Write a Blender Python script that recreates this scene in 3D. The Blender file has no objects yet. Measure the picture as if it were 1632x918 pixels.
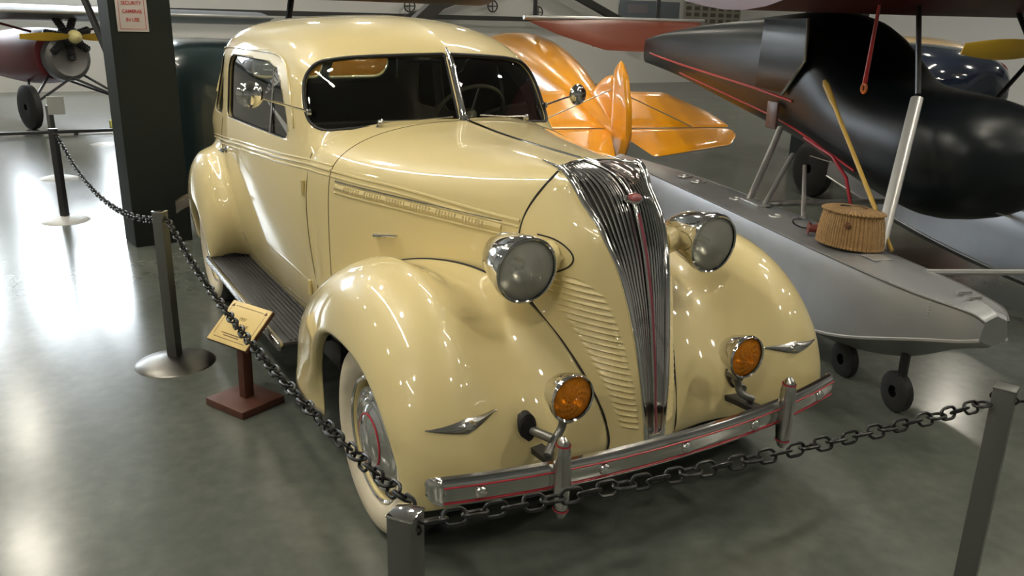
import bpy, bmesh, math, random
import numpy as np
from math import sin, cos, pi, radians, sqrt, atan2
from mathutils import Vector, Matrix
from mathutils.bvhtree import BVHTree

sc = bpy.context.scene
COL = sc.collection
random.seed(7)

# ------------------------------------------------------------------ camera
CAM_F, CAM_P = 1314.67, (2.492, -1.7765, 1.7405)
CAM_YAW, CAM_PITCH, CAM_ROLL = 2.610426, 0.302901, 0.021639
def make_camera():
    fw = Vector((cos(CAM_YAW)*cos(CAM_PITCH), sin(CAM_YAW)*cos(CAM_PITCH), -sin(CAM_PITCH)))
    r = Vector((sin(CAM_YAW), -cos(CAM_YAW), 0)); u = r.cross(fw)
    c, s = cos(CAM_ROLL), sin(CAM_ROLL)
    r2 = c*r + s*u; u2 = -s*r + c*u
    cam = bpy.data.cameras.new('camera'); o = bpy.data.objects.new('camera', cam); COL.objects.link(o)
    cam.sensor_width = 36; cam.sensor_fit = 'HORIZONTAL'; cam.lens = CAM_F/1632*36
    cam.clip_start = 0.05; cam.clip_end = 200
    M = Matrix((r2, u2, -fw)).transposed().to_4x4(); M.translation = Vector(CAM_P)
    o.matrix_world = M; sc.camera = o
make_camera()

# ------------------------------------------------------------------ world, exposure, light levels
sc.view_settings.view_transform = 'Standard'; sc.view_settings.look = 'None'
sc.view_settings.gamma = 1.0; sc.view_settings.use_curve_mapping = False
sc.view_settings.exposure = 0.12
w = bpy.data.worlds.new('world'); sc.world = w; w.use_nodes = True
w.node_tree.nodes['Background'].inputs[0].default_value = (0.55, 0.6, 0.65, 1)
w.node_tree.nodes['Background'].inputs[1].default_value = 0.3
LAMP_STRENGTH = 32.0       # tubes of the ceiling fixtures
BAY_STRENGTH = 190.0       # round high bay lamps
WINDOW_STRENGTH = 20.0      # daylight through the high windows
SKYLIGHT_STRENGTH = 4.0

# ------------------------------------------------------------------ helpers
def tag(o, label=None, cat=None, group=None, kind=None):
    if label: o['label'] = label
    if cat: o['category'] = cat
    if group: o['group'] = group
    if kind: o['kind'] = kind
    return o
def thing(name, label, cat, loc=(0, 0, 0), rz=0, group=None):
    o = bpy.data.objects.new(name, None); COL.objects.link(o)
    o.empty_display_size = 0.1
    o.location = loc; o.rotation_euler = (0, 0, rz)
    return tag(o, label, cat, group)
def copy_tree(o, parent=None):
    c = o.copy(); COL.objects.link(c); c.parent = parent
    for ch in list(o.children): copy_tree(ch, c)
    return c

class MB:
    def __init__(self): self.v = []; self.f = []; self.mi = []
    def add(self, verts, faces, mi=0):
        n = len(self.v)
        self.v += [tuple(map(float, p)) for p in verts]
        self.f += [tuple(i+n for i in f) for f in faces]; self.mi += [mi]*len(faces)
        return self
    def xf(self, M):
        self.v = [tuple(M @ Vector(p)) for p in self.v]; return self
    def box(self, c, s, M=None, mi=0, bev=0.0):
        x, y, z = s[0]/2, s[1]/2, s[2]/2
        if bev > 0:
            b = min(bev, x*.9, y*.9, z*.9)
            bm = bmesh.new(); bmesh.ops.create_cube(bm, size=1)
            for v in bm.verts: v.co = Vector((v.co.x*2*x, v.co.y*2*y, v.co.z*2*z))
            bmesh.ops.bevel(bm, geom=list(bm.edges), offset=b, segments=2, affect='EDGES', profile=0.5)
            vs = [v.co.copy() for v in bm.verts]; bm.verts.index_update()
            fs = [tuple(v.index for v in f.verts) for f in bm.faces]; bm.free()
        else:
            vs = [Vector((i*x, j*y, k*z)) for i in (-1, 1) for j in (-1, 1) for k in (-1, 1)]
            fs = [(0,1,3,2),(4,6,7,5),(0,4,5,1),(2,3,7,6),(0,2,6,4),(1,5,7,3)]
        vs = [(M @ v if M else v) + Vector(c) for v in vs]
        return self.add(vs, fs, mi)
    def beam(self, a, b, wd, th, up=(0, 0, 1), mi=0, bev=0.0):
        a, b = Vector(a), Vector(b); d = b-a; L = d.length; d.normalize()
        s = d.cross(Vector(up)); s.normalize(); u = s.cross(d)
        M = Matrix((d, s, u)).transposed()
        return self.box((a+b)/2, (L, wd, th), M, mi, bev)
    def grid(self, P, cu=False, cv=False, mi=0, flip=False):
        P = np.asarray(P); nu, nv = P.shape[:2]
        fs = []
        for i in range(nu if cu else nu-1):
            for j in range(nv if cv else nv-1):
                a = i*nv+j; b = ((i+1) % nu)*nv+j; c = ((i+1) % nu)*nv+(j+1) % nv; d = i*nv+(j+1) % nv
                fs.append((a, d, c, b) if flip else (a, b, c, d))
        return self.add(P.reshape(-1, 3), fs, mi)
    def tube(self, path, r, n=10, cap=True, mi=0, closed=False, flat=None, up=None):
        P = [Vector(p) for p in path]; m = len(P)
        rs = [float(q) for q in r] if hasattr(r, '__len__') else [float(r)]*m
        T = []
        for i in range(m):
            a = P[(i-1) % m] if (closed or i > 0) else P[i]; b = P[(i+1) % m] if (closed or i < m-1) else P[i]
            T.append((b-a).normalized())
        ref = Vector(up) if up else Vector((0, 0, 1))
        if abs(T[0].dot(ref)) > .95 and not up: ref = Vector((1, 0, 0))
        N = ref - T[0]*ref.dot(T[0]); N.normalize()
        vs = []
        for i in range(m):
            if up: N = ref - T[i]*ref.dot(T[i])
            else: N = N - T[i]*N.dot(T[i])
            N.normalize(); B = T[i].cross(N)
            fl = flat if flat else 1.0
            for k in range(n):
                a = 2*pi*k/n
                vs.append(P[i] + rs[i]*(cos(a)*N*fl + sin(a)*B))
        fs = []
        for i in range(m if closed else m-1):
            for k in range(n):
                fs.append((i*n+k, i*n+(k+1) % n, ((i+1) % m)*n+(k+1) % n, ((i+1) % m)*n+k))
        if cap and not closed:
            fs.append(tuple(range(n-1, -1, -1))); fs.append(tuple((m-1)*n+k for k in range(n)))
        return self.add(vs, fs, mi)
    def lathe(self, prof, M=None, n=32, mi=0):
        """prof: list of (r, h) about local z"""
        vs = []; fs = []
        for r, h in prof:
            for k in range(n):
                a = 2*pi*k/n; v = Vector((max(r, 1e-5)*cos(a), max(r, 1e-5)*sin(a), h)); vs.append(M @ v if M else v)
        for i in range(len(prof)-1):
            for k in range(n):
                fs.append((i*n+k, i*n+(k+1) % n, (i+1)*n+(k+1) % n, (i+1)*n+k))
        return self.add(vs, fs, mi)
    def build(self, name, mat, parent=None, smooth=True, angle=40, weld=False):
        me = bpy.data.meshes.new(name); me.from_pydata(self.v, [], self.f)
        mats = mat if isinstance(mat, (list, tuple)) else [mat]
        for m in mats: me.materials.append(m)
        if len(mats) > 1: me.polygons.foreach_set('material_index', self.mi)
        bm = bmesh.new(); bm.from_mesh(me)
        if weld: bmesh.ops.remove_doubles(bm, verts=bm.verts, dist=1e-4)
        bmesh.ops.recalc_face_normals(bm, faces=bm.faces)
        for f in bm.faces: f.smooth = smooth
        if smooth:
            for e in bm.edges:
                if len(e.link_faces) == 2 and e.calc_face_angle(0) > radians(angle): e.smooth = False
        bm.to_mesh(me); bm.free(); me.update()
        o = bpy.data.objects.new(name, me); COL.objects.link(o)
        if parent is not None:
            o.parent = parent
        return o

def axisM(origin, direction, up=(0, 0, 1)):
    z = Vector(direction).normalized(); x = Vector(up).cross(z)
    if x.length < 1e-3: x = Vector((0, 1, 0)).cross(z)
    x.normalize(); y = z.cross(x)
    M = Matrix((x, y, z)).transposed().to_4x4(); M.translation = Vector(origin); return M

def natural(P, m):
    """natural cubic spline through rows of P (n, k) sampled uniformly in index at m points"""
    P = np.asarray(P, float); n = len(P)
    if n == 2:
        t = np.linspace(0, 1, m)[:, None]; return P[0]*(1-t)+P[1]*t
    A = np.zeros((n, n)); B = np.zeros((n,)+P.shape[1:])
    A[0, 0] = A[-1, -1] = 1
    for i in range(1, n-1):
        A[i, i-1] = A[i, i+1] = 1; A[i, i] = 4; B[i] = 6*(P[i-1]-2*P[i]+P[i+1])
    K = np.linalg.solve(A, B.reshape(n, -1)).reshape(B.shape)
    t = np.linspace(0, n-1, m); i = np.minimum(t.astype(int), n-2); u = (t-i)
    u = u.reshape((-1,)+(1,)*(P.ndim-1))
    a = P[i]; b = P[i+1]; ka = K[i]; kb = K[i+1]
    return (1-u)*a+u*b+((1-u)**3-(1-u))*ka/6+(u**3-u)*kb/6
def bspl(P, m):
    """clamped cubic b-spline (approximating, end points kept)"""
    P = np.asarray(P, float); P = np.concatenate([[2*P[0]-P[1]], P, [2*P[-1]-P[-2]]]); n = len(P)
    t = np.linspace(0, n-3, m); i = np.minimum(t.astype(int), n-4); u = t-i
    u = u.reshape((-1,)+(1,)*(P.ndim-1))
    return ((1-u)**3*P[i]+(3*u**3-6*u**2+4)*P[i+1]+(-3*u**3+3*u**2+3*u+1)*P[i+2]+u**3*P[i+3])/6
def net(rows, nu, nv, fu=bspl, fv=bspl):
    R = np.array([fv(r, nv) for r in rows]); return fu(R, nu)
def mir(P):
    Q = np.array(P, float).copy(); Q[..., 1] *= -1; return Q

# ------------------------------------------------------------------ materials
MATS = {}
def mat(name, col, rough=.5, metal=0., coat=0., spec=.5, **k):
    if name in MATS: return MATS[name]
    m = bpy.data.materials.new(name); m.use_nodes = True; nt = m.node_tree; b = nt.nodes['Principled BSDF']
    b.inputs['Base Color'].default_value = (*col, 1); b.inputs['Roughness'].default_value = rough
    b.inputs['Metallic'].default_value = metal; b.inputs['Specular IOR Level'].default_value = spec
    b.inputs['Coat Weight'].default_value = coat; b.inputs['Coat Roughness'].default_value = k.get('cr', .03)
    if k.get('noise'):
        sc_, amt, col2 = k['noise']
        tc = nt.nodes.new('ShaderNodeTexCoord'); n = nt.nodes.new('ShaderNodeTexNoise'); n.inputs['Scale'].default_value = sc_
        n.inputs['Detail'].default_value = 6
        r = nt.nodes.new('ShaderNodeValToRGB'); r.color_ramp.elements[0].position = .5-amt; r.color_ramp.elements[1].position = .5+amt
        r.color_ramp.elements[0].color = (*col, 1); r.color_ramp.elements[1].color = (*col2, 1)
        nt.links.new(tc.outputs['Object'], n.inputs['Vector']); nt.links.new(n.outputs['Fac'], r.inputs['Fac'])
        nt.links.new(r.outputs['Color'], b.inputs['Base Color'])
    if k.get('bump'):
        s_, st = k['bump']
        tc = nt.nodes.new('ShaderNodeTexCoord'); n = nt.nodes.new('ShaderNodeTexNoise'); n.inputs['Scale'].default_value = s_
        bp = nt.nodes.new('ShaderNodeBump'); bp.inputs['Strength'].default_value = st
        nt.links.new(tc.outputs['Object'], n.inputs['Vector']); nt.links.new(n.outputs['Fac'], bp.inputs['Height'])
        nt.links.new(bp.outputs['Normal'], b.inputs['Normal'])
    if k.get('emit'):
        b.inputs['Emission Color'].default_value = (*k['emit'][0], 1); b.inputs['Emission Strength'].default_value = k['emit'][1]
    if k.get('trans'): b.inputs['Transmission Weight'].default_value = k['trans']; b.inputs['IOR'].default_value = k.get('ior', 1.45)
    MATS[name] = m; return m
def glass_mat(name, tint, mixf=.1, rough=.02):
    m = bpy.data.materials.new(name); m.use_nodes = True; nt = m.node_tree; nt.nodes.clear()
    o = nt.nodes.new('ShaderNodeOutputMaterial'); mx = nt.nodes.new('ShaderNodeMixShader')
    t = nt.nodes.new('ShaderNodeBsdfTransparent'); g = nt.nodes.new('ShaderNodeBsdfGlossy'); fr = nt.nodes.new('ShaderNodeFresnel')
    t.inputs[0].default_value = (*tint, 1); g.inputs['Roughness'].default_value = rough; fr.inputs[0].default_value = 1.5
    ma = nt.nodes.new('ShaderNodeMath'); ma.operation = 'ADD'; ma.inputs[1].default_value = mixf
    nt.links.new(fr.outputs[0], ma.inputs[0]); nt.links.new(ma.outputs[0], mx.inputs[0])
    nt.links.new(t.outputs[0], mx.inputs[1]); nt.links.new(g.outputs[0], mx.inputs[2]); nt.links.new(mx.outputs[0], o.inputs[0])
    MATS[name] = m; return m

cream = mat('cream_paint', (.71, .59, .29), .38, coat=1.0, cr=.04)
chrome = mat('chrome', (.72, .71, .70), .09, 1.0)
brushed = mat('worn_chrome', (.50, .49, .47), .24, 1.0)
rubber = mat('black_rubber', (.012, .012, .012), .6)
black_metal = mat('black_metal', (.02, .02, .022), .35)
dark_gap = mat('dark_gap', (.015, .012, .01), .7)
panel_gap = mat('panel_gap', (.09, .07, .03), .6)
whitewall = mat('whitewall_rubber', (.62, .56, .43), .6, noise=(9, .3, (.52, .46, .34)))
red_paint = mat('red_pinstripe', (.35, .015, .03), .35)
maroon = mat('maroon_strip', (.22, .05, .07), .3)
interior = mat('interior_cloth', (.22, .19, .15), .9)
seat_cloth = mat('seat_cloth', (.14, .12, .09), .95)
glass = glass_mat('window_glass', (.80, .83, .79), .03)

# ------------------------------------------------------------------ the hall
def struct(name, mb, m, smooth=False):
    o = mb.build(name, m, smooth=smooth); o['kind'] = 'structure'; return o
def floor_mat():
    m = mat('polished_concrete', (.12, .13, .115), .3); nt = m.node_tree; b = nt.nodes['Principled BSDF']
    tc = nt.nodes.new('ShaderNodeTexCoord')
    n1 = nt.nodes.new('ShaderNodeTexNoise'); n1.inputs['Scale'].default_value = .9; n1.inputs['Detail'].default_value = 8; n1.inputs['Roughness'].default_value = .62
    n1.inputs['Distortion'].default_value = .8
    n2 = nt.nodes.new('ShaderNodeTexNoise'); n2.inputs['Scale'].default_value = 14; n2.inputs['Detail'].default_value = 8
    r1 = nt.nodes.new('ShaderNodeValToRGB'); e = r1.color_ramp.elements
    e[0].position = .32; e[0].color = (.088, .098, .086, 1); e[1].position = .68; e[1].color = (.122, .132, .112, 1)
    r2 = nt.nodes.new('ShaderNodeValToRGB'); e = r2.color_ramp.elements
    e[0].position = .3; e[0].color = (.86, .86, .86, 1); e[1].position = .75; e[1].color = (1.1, 1.1, 1.08, 1)
    mx = nt.nodes.new('ShaderNodeMix'); mx.data_type = 'RGBA'; mx.blend_type = 'MULTIPLY'; mx.inputs[0].default_value = 1
    rr = nt.nodes.new('ShaderNodeMapRange'); rr.inputs[3].default_value = .15; rr.inputs[4].default_value = .25
    for n in (n1, n2): nt.links.new(tc.outputs['Object'], n.inputs['Vector'])
    nt.links.new(n1.outputs['Fac'], r1.inputs['Fac']); nt.links.new(n2.outputs['Fac'], r2.inputs['Fac'])
    nt.links.new(r1.outputs['Color'], mx.inputs[6]); nt.links.new(r2.outputs['Color'], mx.inputs[7])
    nt.links.new(mx.outputs[2], b.inputs['Base Color'])
    nt.links.new(n1.outputs['Fac'], rr.inputs[0]); nt.links.new(rr.outputs[0], b.inputs['Roughness'])
    return m
FM = floor_mat()
struct('floor', MB().box((-5, 5, -.05), (34, 36, .1)), FM)
wallm = mat('white_wall_panel', (.78, .77, .74), .8)
ceilm = mat('ceiling_panel', (.30, .31, .30), .85)
struct('ceiling', MB().box((-5, 5, 8.05), (34, 36, .1)), ceilm)
struct('wall_back', MB().box((-22.05, 5, 4), (.1, 36, 8)), wallm)
struct('wall_right', MB().box((-5, 23.05, 4), (34, .1, 8)), wallm)
struct('wall_left', MB().box((-5, -13.05, 4), (34, .1, 8)), mat('grey_side_wall', (.30, .30, .28), .8))
struct('wall_front', MB().box((12.05, 5, 4), (.1, 36, 8)), mat('front_wall_panel', (.34, .34, .32), .8))
daylight = mat('daylight_pane', (.8, .85, .9), .3, emit=((.86, .94, 1.0), WINDOW_STRENGTH))
framem = mat('window_frame_metal', (.25, .25, .25), .5)
def hall_window(n, y0, y1, z0, z1, x=-21.93):
    t = struct('window_%d' % n, MB().box((x, (y0+y1)/2, (z0+z1)/2), (.04, y1-y0, z1-z0)), daylight)
    f = MB()
    k = 4
    for i in range(k+1): f.box((x+.04, y0+(y1-y0)*i/k, (z0+z1)/2), (.06, .08, z1-z0+.1))
    for z in (z0, (z0+z1)/2, z1): f.box((x+.045, (y0+y1)/2, z), (.06, y1-y0+.1, .08))
    o = f.build('window_frame', framem, t, smooth=False)
hall_window(1, -6.4, -3.0, 2.7, 6.0)
hall_window(2, -2.2, 1.2, 2.7, 6.0)

# ceiling light fixtures
tube_glow = mat('lamp_tube', (1, .98, .92), .4, emit=((1, .93, .80), LAMP_STRENGTH))
bay_glow = mat('lamp_disc', (1, .98, .92), .4, emit=((1, .93, .78), BAY_STRENGTH))
white_enamel = mat('white_enamel', (.7, .7, .68), .4)
def light_fixture():
    t = thing('ceiling_light', 'long fluorescent ceiling light hanging above the hall', 'ceiling light', group='fluorescent ceiling lights')
    b = MB()
    b.box((0, 0, .06), (2.4, .16, .05)); b.beam((-1.2, .09, 0), (1.2, .09, 0), .10, .01, up=(0, -.5, 1)); b.beam((-1.2, -.09, 0), (1.2, -.09, 0), .10, .01, up=(0, .5, 1))
    b.build('housing', white_enamel, t, smooth=False)
    for s in (-1, 1):
        MB().tube([(-1.18, s*.06, 0), (1.18, s*.06, 0)], .045, 8).build('lamp_tube', tube_glow, t)
    for x in (-1, 1): MB().tube([(x, 0, .08), (x, 0, 1.5)], .006, 6).build('hanger_rod', framem, t)
    return t
LP = [(-7.4, -3.7, 0), (-4.9, -3.7, 0), (-2.4, -3.7, 0), (.1, -3.7, 0), (-4.5, 4.5, 1.3), (1.0, 5, 1.5), (4.5, -6.5, .3)]
fx0 = light_fixture()
for i, (x, y, a) in enumerate(LP):
    o = fx0 if i == 0 else copy_tree(fx0)
    o.location = (x, y, 6.45); o.rotation_euler = (0, 0, a)
def bay_light():
    t = thing('pendant_light', 'round high bay lamp hanging above the hall', 'ceiling light', group='round high bay lamps')
    MB().lathe([(.06, .34), (.10, .33), (.14, .22), (.24, .06), (.27, -.02), (.26, -.02), (.23, .06), (.12, .2), (0, .22)], None, 28).build('lamp_shade', white_enamel, t)
    MB().lathe([(0, .0), (.10, .0), (.20, .012), (.21, .02), (0, .03)], None, 24).build('lamp_disc', bay_glow, t)
    MB().tube([(0, 0, .33), (0, 0, 1.5)], .012, 6).build('hanger_rod', framem, t)
    return t
BP = [(x+(.9 if j % 2 else 0), y) for x in (-17, -12, -7, -2.2, 2.4, 6.6) for j, y in enumerate((-9, -2.6, 3.2, 9, 15)) if not (j == 1 and x > 2)]+[(4.2, -4.8)]
b0 = bay_light()
for i, (x, y) in enumerate(BP):
    o = b0 if i == 0 else copy_tree(b0)
    o.location = (x, y, 6.45)

# ------------------------------------------------------------------ the car
car = thing('vintage_car', 'cream yellow rounded vintage sedan with chrome waterfall grille and whitewall tyres behind the chain', 'car')

def wsx(y, z): y = abs(y); return -1.02-.55*(z-1.34)-.2*y-.35*y*y
# --- body shell as stacked plan outlines (half, front centre -> side -> rear centre)
def lvl(z, pts): return [(x, y, z) for x, y in pts]
LV = [
 lvl(.36, [(-1.0,0),(-1.0,.3),(-1.0,.58),(-1.04,.655),(-1.4,.675),(-2,.685),(-2.6,.685),(-3.1,.66),(-3.5,.61),(-3.85,.5),(-4.1,.25),(-4.12,0)]),
 lvl(.45, [(-1.0,0),(-1.0,.3),(-1.0,.60),(-1.04,.675),(-1.4,.70),(-2,.715),(-2.6,.715),(-3.1,.69),(-3.5,.64),(-3.9,.52),(-4.15,.25),(-4.18,0)]),
 lvl(.62, [(-1.0,0),(-1.0,.3),(-1.0,.62),(-1.04,.69),(-1.4,.725),(-2,.745),(-2.6,.75),(-3.1,.72),(-3.5,.67),(-3.95,.54),(-4.22,.25),(-4.26,0)]),
 lvl(.82, [(-1.0,0),(-1.0,.3),(-1.0,.62),(-1.04,.70),(-1.4,.74),(-2,.765),(-2.6,.77),(-3.1,.735),(-3.5,.68),(-3.95,.55),(-4.24,.25),(-4.28,0)]),
 lvl(1.0, [(-1.0,0),(-1.0,.3),(-1.0,.61),(-1.04,.695),(-1.4,.735),(-2,.765),(-2.6,.77),(-3.1,.73),(-3.5,.66),(-3.9,.52),(-4.16,.25),(-4.2,0)]),
 lvl(1.13, [(-1.0,0),(-1.0,.3),(-1.02,.58),(-1.08,.68),(-1.45,.725),(-2,.75),(-2.6,.75),(-3.15,.74),(-3.5,.69),(-3.78,.53),(-3.92,.25),(-3.94,0)]),
 lvl(1.24, [(-1.02,0),(-1.06,.25),(-1.16,.54),(-1.26,.69),(-1.55,.70),(-2,.72),(-2.6,.73),(-3.05,.725),(-3.34,.68),(-3.54,.53),(-3.64,.26),(-3.66,0)]),
 lvl(1.33, [(wsx(0,1.33),0),(wsx(.25,1.33),.25),(wsx(.52,1.33),.52),(wsx(.64,1.33)-.03,.695),(-1.62,.69),(-2.05,.705),(-2.6,.72),(-3.0,.715),(-3.24,.67),(-3.33,.51),(-3.27,.25),(-3.26,0)]),
 lvl(1.44, [(wsx(0,1.44),0),(wsx(.25,1.44),.25),(wsx(.52,1.44),.52),(wsx(.64,1.44)-.03,.682),(-1.66,.68),(-2.05,.695),(-2.6,.71),(-2.96,.705),(-3.16,.655),(-3.20,.49),(-3.10,.24),(-3.09,0)]),
 lvl(1.53, [(wsx(0,1.53),0),(wsx(.25,1.53),.25),(wsx(.51,1.53),.51),(wsx(.62,1.53)-.04,.66),(-1.72,.66),(-2.08,.68),(-2.6,.70),(-2.93,.695),(-3.11,.64),(-3.11,.47),(-3.00,.24),(-2.99,0)]),
 lvl(1.61, [(wsx(0,1.61)-.0,0),(wsx(.25,1.61)-.01,.25),(wsx(.49,1.61)-.03,.49),(wsx(.58,1.61)-.09,.595),(-1.80,.635),(-2.12,.66),(-2.6,.685),(-2.90,.68),(-3.06,.62),(-3.04,.44),(-2.95,.22),(-2.94,0)]),
 lvl(1.68, [(-1.25,0),(-1.33,.24),(-1.48,.45),(-1.60,.535),(-1.88,.595),(-2.18,.625),(-2.58,.65),(-2.84,.64),(-2.98,.56),(-3.04,.40),(-3.06,.2),(-3.07,0)]),
 lvl(1.74, [(-1.40,0),(-1.47,.2),(-1.60,.36),(-1.73,.44),(-1.97,.52),(-2.24,.555),(-2.52,.58),(-2.75,.56),(-2.86,.47),(-2.91,.33),(-2.94,.17),(-2.95,0)]),
 lvl(1.78, [(-1.60,0),(-1.65,.14),(-1.75,.25),(-1.86,.30),(-2.06,.39),(-2.3,.42),(-2.48,.42),(-2.62,.37),(-2.69,.29),(-2.73,.20),(-2.76,.1),(-2.77,0)]),
 lvl(1.800, [(-1.80,0),(-1.84,.07),(-1.90,.12),(-1.98,.15),(-2.12,.17),(-2.3,.17),(-2.47,.17),(-2.55,.15),(-2.62,.12),(-2.67,.08),(-2.71,.04),(-2.73,0)]),
 lvl(1.806, [(-2.0,0),(-2.03,.005),(-2.08,.01),(-2.14,.012),(-2.2,.015),(-2.3,.015),(-2.36,.015),(-2.40,.012),(-2.44,.01),(-2.47,.008),(-2.49,.004),(-2.5,0)]),
]
half = net(LV, 110, 130)
half[:, 0, 1] = 0; half[:, -1, 1] = 0
full = np.concatenate([half, mir(half)[:, -2:0:-1]], axis=1)
mb = MB(); mb.grid(full, cv=True)
nv = full.shape[1]; top0 = (full.shape[0]-1)*nv
mb.f.append(tuple(top0+k for k in range(nv))); mb.mi.append(0)
mb.mi = [0]*len(mb.f)

def sdf(P, poly):
    """signed distance of points P (n,2) to polygon, negative inside"""
    P = np.asarray(P); Q = np.asarray(poly); d = np.full(len(P), 1e9); ins = np.zeros(len(P), bool)
    for i in range(len(Q)):
        a, b = Q[i-1], Q[i]; ab = b-a; L = ab@ab
        if L < 1e-12: continue
        t = np.clip(((P-a)@ab)/L, 0, 1); d = np.minimum(d, np.linalg.norm(P-(a+t[:, None]*ab), axis=1))
        c = ((a[1] > P[:, 1]) != (b[1] > P[:, 1])); ins ^= c & (P[:, 0] < a[0]+(P[:, 1]-a[1])*(b[0]-a[0])/(b[1]-a[1]+1e-15))
    return np.where(ins, -d, d)
def clip_mesh(mb, f):
    """keep the part of the surface where f > 0"""
    V = list(mb.v); F = []; cache = {}; f = np.where(np.abs(f) < 1e-5, 1e-5, f)
    for fc in mb.f:
        s_ = [f[i] > 0 for i in fc]
        if all(s_): F.append(fc); continue
        if not any(s_): continue
        out = []
        for k in range(len(fc)):
            i, j = fc[k], fc[(k+1) % len(fc)]
            if f[i] > 0: out.append(i)
            if (f[i] > 0) != (f[j] > 0):
                key = (min(i, j), max(i, j))
                if key not in cache:
                    t = f[i]/(f[i]-f[j]); cache[key] = len(V)
                    V.append(tuple(V[i][q]+(V[j][q]-V[i][q])*t for q in range(3)))
                out.append(cache[key])
        if len(out) > 2: F.append(tuple(out))
    mb.v = V; mb.f = F; mb.mi = [0]*len(F)
def rounded(outline, n=8):
    """outline [(a,b,r)] -> rounded polygon"""
    out = []; m = len(outline)
    for i in range(m):
        p = Vector(outline[i][:2]); a = Vector(outline[i-1][:2]); b = Vector(outline[(i+1) % m][:2]); r = outline[i][2]
        d1 = (a-p).normalized(); d2 = (b-p).normalized()
        for k in range(n+1):
            t = k/n; q0 = p+d1*r; q1 = p+d2*r
            out.append((1-t)**2*q0+2*t*(1-t)*p+t*t*q1)
    return [tuple(q) for q in out]
sidew = rounded([(-2.70,1.215,.07),(-1.50,1.215,.05),(-1.50,1.30,.08),(-1.68,1.50,.14),(-1.84,1.565,.18),(-2.70,1.575,.12)])
quart = rounded([(-3.12,1.225,.06),(-2.83,1.215,.05),(-2.83,1.565,.05),(-3.0,1.545,.09)])
# windscreen, right half outline (y, z); mirrored for the other pane
def ws_outline(s):
    return [(s*p[0], p[1]) for p in rounded([(.012,1.315,.01),(.40,1.305,.1),(.655,1.278,.085),(.650,1.42,.05),(.628,1.515,.045),(.565,1.583,.045),(.44,1.606,.06),(.22,1.62,.08),(.012,1.628,.01)])]
rearw = [rounded([(s*.03,1.42,.03),(s*.47,1.42,.09),(s*.46,1.57,.08),(s*.03,1.575,.03)]) for s in (1, -1)]
BODY = BVHTree.FromPolygons([Vector(v) for v in mb.v], mb.f)
def cut_body(poly, cols, dom):
    V = np.array(mb.v); m = dom(V); f = np.ones(len(V)); f[m] = sdf(V[m][:, cols], poly); clip_mesh(mb, f)
for s in (1, -1):
    cut_body(ws_outline(s), [1, 2], lambda V: V[:, 0] > -1.9)
    for o_ in (sidew, quart): cut_body(o_, [0, 2], lambda V: V[:, 1]*s > .3)
for r in rearw: cut_body(r, [1, 2], lambda V: V[:, 0] < -2.6)
body = mb.build('body_shell', [cream, interior], car, angle=60)
sol = body.modifiers.new('sol', 'SOLIDIFY'); sol.thickness = .022; sol.offset = -1; sol.material_offset = 1; sol.material_offset_rim = 0

def hit(T, o, d):
    r = T.ray_cast(Vector(o), Vector(d)); return r[0], r[1]
def side(T, x, z, s, off=0.0, y0=2.0):
    p, n = hit(T, (x, s*y0, z), (0, -s, 0))
    if p is None: return None
    if n.y*s < 0: n = -n
    return p+n*off
def front(T, y, z, off=0.0, x0=2.0):
    p, n = hit(T, (x0, y, z), (-1, 0, 0))
    if p is None: return None
    if n.x < 0: n = -n
    return p+n*off
def dens(pts, n): return [tuple(map(float, p)) for p in natural(np.array(pts, float), n)]

# --- hood + cowl (stations along x, half section centre -> lower edge)
ST = [
 (-1.40, [(0,1.365),(.15,1.362),(.32,1.345),(.50,1.31),(.62,1.265),(.685,1.20),(.715,1.12),(.725,.92),(.71,.60)]),
 (-1.20, [(0,1.35),(.15,1.347),(.31,1.332),(.48,1.30),(.60,1.255),(.67,1.19),(.70,1.12),(.71,.92),(.70,.58)]),
 (-1.00, [(0,1.335),(.14,1.332),(.29,1.320),(.44,1.29),(.565,1.24),(.645,1.18),(.68,1.115),(.69,.90),(.685,.58)]),
 (-.70, [(0,1.308),(.13,1.306),(.26,1.297),(.38,1.268),(.475,1.222),(.545,1.17),(.575,1.115),(.585,.90),(.585,.62)]),
 (-.35, [(0,1.293),(.11,1.292),(.21,1.284),(.30,1.258),(.365,1.216),(.41,1.165),(.432,1.11),(.437,.95),(.437,.74)]),
 (-.12, [(0,1.288),(.095,1.287),(.18,1.279),(.25,1.252),(.295,1.212),(.328,1.16),(.343,1.10),(.35,.98),(.35,.84)]),
]
rows = [[(x, y, z) for y, z in p] for x, p in ST]
rows.append([(-.03,0,1.285),(.01,.085,1.286),(.06,.150,1.280),(.07,.195,1.248),(.05,.228,1.205),(.03,.256,1.155),(.012,.282,1.095),(0,.296,.99),(-.01,.305,.86)])
hh = net(rows, 90, 60); hh[:, 0, 1] = 0
split = 34   # rows behind this belong to the cowl
def sheet(name, H, m, parent, th=.012, both=True):
    mb = MB(); mb.grid(H)
    if both: mb.grid(mir(H), flip=True)
    o = mb.build(name, m, parent, weld=True, angle=50)
    return o
xs = hh[:, 0, 0]; split = int(np.argmin(abs(xs+1.0)))
cm_ = MB(); cm_.grid(hh[:split+1]); cm_.grid(mir(hh[:split+1]), flip=True)
V_ = np.array(cm_.v); clip_mesh(cm_, np.maximum(V_[:, 0]-(-1.02-.55*(V_[:, 2]-1.34)-.2*np.abs(V_[:, 1])-.35*V_[:, 1]**2-.02), 1.262-V_[:, 2]))
cowl = cm_.build('cowl', cream, car, weld=True, angle=50)
hood = sheet('hood', hh[split:], cream, car)
def tree(o): return BVHTree.FromPolygons([v.co.copy() for v in o.data.vertices], [tuple(p.vertices) for p in o.data.polygons])
HOOD = tree(hood); COWL = tree(cowl)

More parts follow.
